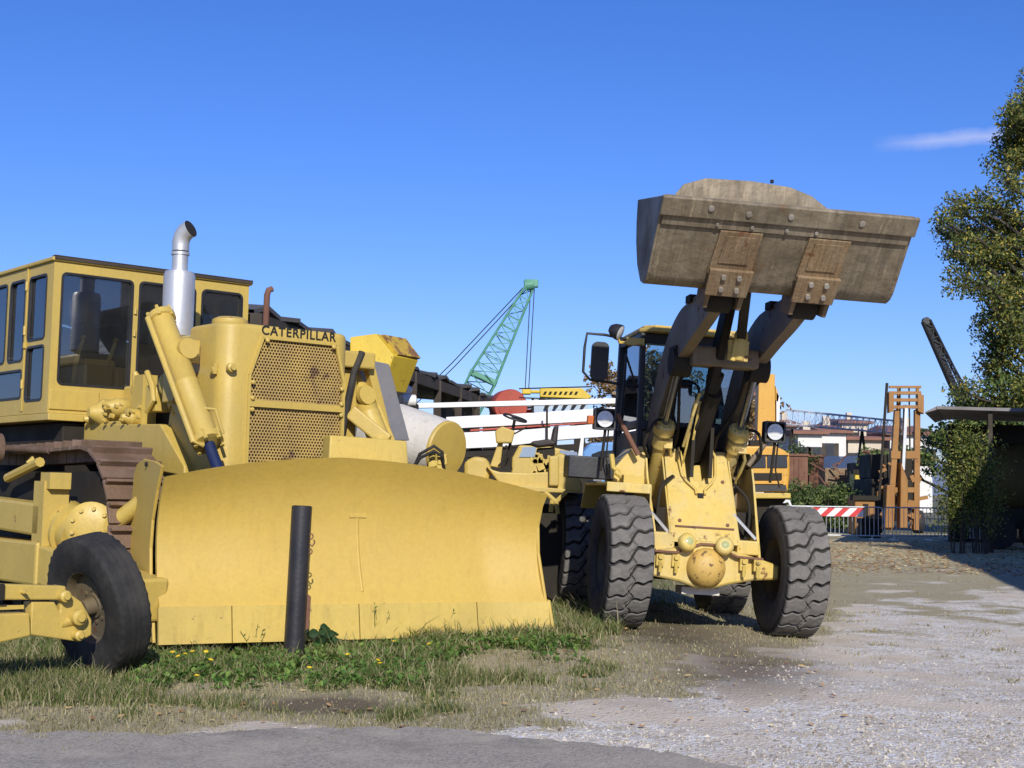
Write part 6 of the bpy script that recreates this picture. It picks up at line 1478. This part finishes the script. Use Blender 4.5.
while cnt < 3800:
    if cnt < 3300:
        Y = rng.uniform(28, 46); p = V((at(rng.uniform(790, 1030), 500, Y).x, Y, 0)); s_ = rng.uniform(.04, .075)
    else:
        px, py = rng.uniform(0, 900), rng.uniform(600, 735); p = on_ground(px, py); s_ = rng.uniform(.015, .04)
        if p.y < 9.1: continue
    z = gz(p.x, p.y) + .015; a = rng.uniform(0, 2 * PI); u = V((math.cos(a), math.sin(a), rng.uniform(-.25, .25))) * s_; v = V((-math.sin(a), math.cos(a), rng.uniform(-.25, .25))) * s_ * .6
    c = V((p.x, p.y, z + abs(u.z))); mb.add([c - u, c + v, c + u, c - v], [(0, 1, 2), (0, 2, 3)]); cnt += 1
tag(mb.build('fallen_leaves', LM_fall, fix=False), kind='stuff')
def blades(name, mat, n, region, hmin, hmax, wd, dens):
    mb = MB(); cnt = 0; tries = 0
    while cnt < n and tries < n * 30:
        tries += 1
        px, py = rng.uniform(region[0], region[1]), rng.uniform(region[2], region[3]); p = on_ground(px, py); g, dry, wht, soil, lit = zones(p.x, p.y)
        if p.y < 8.95 + .1 * fbm(p.x, p.y, 3) and not (p.y > 8.0 and ((px < 130 and 737 < py < 756 and fbm(p.x, p.y * 2.2, 2.5) > -.1) or (px < 520 and fbm(p.x, p.y * 2.2, 1.6) > .22 - (p.y - 8.3) * .3))): continue
        k = dens(px, py, g, dry, wht, soil, p)
        if rng.random() > k: continue
        z = gz(p.x, p.y); h = rng.uniform(hmin, hmax) * (.5 + .7 * k) * (1 if rng.random() > .05 else 1.7); a = rng.uniform(0, 2 * PI); w_ = wd * rng.uniform(.6, 1.3) * (p.y / 11)
        dx_, dy_ = math.cos(a) * w_, math.sin(a) * w_; lx, ly = rng.gauss(0, .45) * h, rng.gauss(0, .45) * h
        mb.add([(p.x - dx_, p.y - dy_, z - .01), (p.x + dx_, p.y + dy_, z - .01), (p.x + dx_ * .7 + lx * .4, p.y + dy_ * .7 + ly * .4, z + h * .6), (p.x - dx_ * .7 + lx * .4, p.y - dy_ * .7 + ly * .4, z + h * .6), (p.x + lx, p.y + ly, z + h * .95)], [(0, 1, 2, 3), (3, 2, 4)]); cnt += 1
    return tag(mb.build(name, mat, fix=False), kind='stuff')
blades('green_grass', LM_grass, 80000, (-20, 760, 560, 725), .03, .12, .0045, lambda px, py, g, dry, wht, soil, p: (g ** 1.5) * (1 if px < 620 else .45) * (1 - soil))
blades('dry_grass', LM_dry, 26000, (-20, 860, 600, 757), .015, .05, .004, lambda px, py, g, dry, wht, soil, p: dry * (1 - .55 * g) * (1 - soil * .8) * .8)
blades('tall_grass', LM_grass, 8000, (150, 620, 600, 662), .07, .19, .0045, lambda px, py, g, dry, wht, soil, p: clamp(1 + (p.y - (13.50 + (p.x + 1.45) * .51)) / .9) * (1 if p.y < 13.48 + (p.x + 1.45) * .51 or px > 560 else 0) * (.25 + .75 * clamp((px - 250) / 200)) * clamp(.5 + fbm(p.x, p.y, 2.2) * 1.5))
blades('far_grass_tufts', LM_dry, 1500, (820, 1020, 560, 680), .02, .07, .005, lambda px, py, g, dry, wht, soil, p: g)
# broad-leaved weeds along the foot of the blade
mb = MB(); cnt = 0
while cnt < 8000:
    px = rng.uniform(130, 590); py = rng.uniform(615, 692)
    if px > 430: py = rng.uniform(600, 668)
    p = on_ground(px, py); g = zones(p.x, p.y)[0]
    dB_ = p.y - (13.52 + (p.x + 1.45) * .51)
    if dB_ > -.15 or rng.random() > g * (.35 + .65 * clamp(1 + dB_ / 2.0)): continue
    z = gz(p.x, p.y); a = rng.uniform(0, 2 * PI); Ls = rng.uniform(.03, .10); w_ = Ls * rng.uniform(.18, .35); el = rng.uniform(.15, 1.1)
    u = V((math.cos(a) * math.cos(el), math.sin(a) * math.cos(el), math.sin(el))) * Ls; v = V((-math.sin(a), math.cos(a), 0)) * w_; c = V((p.x, p.y, z + rng.uniform(0, .06)))
    mb.add([c, c + u * .5 + v, c + u * .95 - V((0, 0, Ls * .2)), c + u * .5 - v], [(0, 1, 2), (0, 2, 3)]); cnt += 1
tag(mb.build('broadleaf_weeds', LM_weed, fix=False), kind='stuff')
# leafy plant right of the post
pl0 = on_ground(318, 652); pl = thing('mallow_plant', 'dark green leafy plant growing at the foot of the black post', 'plant', (pl0.x, pl0.y + .12, 0))
mb = MB(); m2 = MB()
for i in range(70):
    a = rng.uniform(0, 2 * PI); r_ = rng.uniform(.02, .20); h = rng.uniform(.04, .30) * (1 - r_ * 1.8); c = V((r_ * math.cos(a), r_ * math.sin(a), h)); s_ = rng.uniform(.03, .055)
    m2.tube([(0, 0, 0), c * .6 + V((0, 0, .03)), c], .004, 4, caps=False)
    nrm = V((math.cos(a) * .6 + rng.gauss(0, .3), math.sin(a) * .6 - .4, .8)).normalized(); u = nrm.orthogonal().normalized(); v = nrm.cross(u); k = 8
    mb.add([c] + [c + (u * math.cos(2 * PI * j / k) + v * math.sin(2 * PI * j / k)) * s_ * (1 + .15 * (j % 2)) - nrm * s_ * .15 for j in range(k)], [(0, 1 + j, 1 + (j + 1) % k) for j in range(k)])
mb.build('leaves', leaf_mat('mallow_leaves', [(0, (.012, .04, .012)), (1, (.035, .085, .022))], .25), pl, fix=False); m2.build('stems', M['bark'], pl)
# tall flowering weeds along the cutting edge
def tall_weed(px, py, h, label, n):
    h *= 1.15; b = on_ground(px, py + 14); o = thing('tall_weed', label, 'weed', b, None, 'tall weeds in front of the blade'); mb = MB(); ml = MB()
    for i in range(n):
        a = rng.uniform(0, 2 * PI); tp = V((rng.gauss(0, .10), rng.gauss(0, .06), h * rng.uniform(.6, 1))); mid = tp * .5 + V((rng.gauss(0, .02), 0, 0)); b0 = V((rng.gauss(0, .03), rng.gauss(0, .03), 0))
        mb.tube([b0, mid, tp], [.005, .004, .002], 4, caps=False)
        for k in range(7):
            t = rng.uniform(.15, .98); c = b0.lerp(mid, t * 2) if t < .5 else mid.lerp(tp, t * 2 - 1); a = rng.uniform(0, 2 * PI); s_ = rng.uniform(.015, .04); u = V((math.cos(a), math.sin(a), rng.uniform(.1, .9))) * s_; v = V((-math.sin(a), math.cos(a), 0)) * s_ * .3
            ml.add([c, c + u * .5 + v, c + u, c + u * .5 - v], [(0, 1, 2), (0, 2, 3)])
    mb.build('stems', LM_hedge, o, fix=False); ml.build('leaves', LM_weed, o, fix=False); return o
for px, py, h, lb, n in ((378, 634, .40, 'bushy tall weed below the weld strip on the blade', 9), (405, 632, .24, 'short thin weed in the middle of the blade foot', 5), (445, 632, .34, 'upright weed right of the middle of the blade', 6), (470, 628, .22, 'low sprig left of the large right-hand weed', 5), (518, 628, .42, 'tall feathery weed at the right end of the blade', 14), (530, 632, .30, 'leaning weed at the very corner of the blade', 8), (254, 640, .26, 'thin weed left of the black post', 4), (338, 640, .26, 'thin weed between the post and the weld strip', 4)):
    tall_weed(px, py, h, lb, n)
# dandelions
M['petal'] = pmat('yellow_petals', (.75, .55, .02), (.7, .45, .02), rough=.7, bump=0)
fl = None
for i, (px, py) in enumerate(((172, 660), (178, 664), (185, 662), (190, 659), (168, 652), (207, 659), (199, 685), (212, 668), (362, 640), (373, 634), (384, 640), (377, 668), (381, 672), (311, 676), (430, 651), (515, 646), (396, 648), (350, 662))):
    b = on_ground(px, py + 5)
    if fl is None:
        fl = thing('dandelion', 'small yellow dandelion in the grass before the blade', 'flower', b, None, 'dandelions in the grass')
        mb = MB(); mb.tube([(0, 0, 0), (.003, 0, .06), (0, 0, .11)], .003, 5); mb.build('stalk', LM_weed, fl)
        mb = MB(); mb.lathe([(.004, -.006), (.020, .0), (.022, .005), (.001, .012)], (0, 0, .11), (0, -.3, 1), 12); mb.build('petals', M['petal'], fl)
    else: c = copy_tree(fl); c.location = b; c.rotation_euler = (rng.uniform(-.2, .2), rng.uniform(-.2, .2), rng.uniform(0, 6))
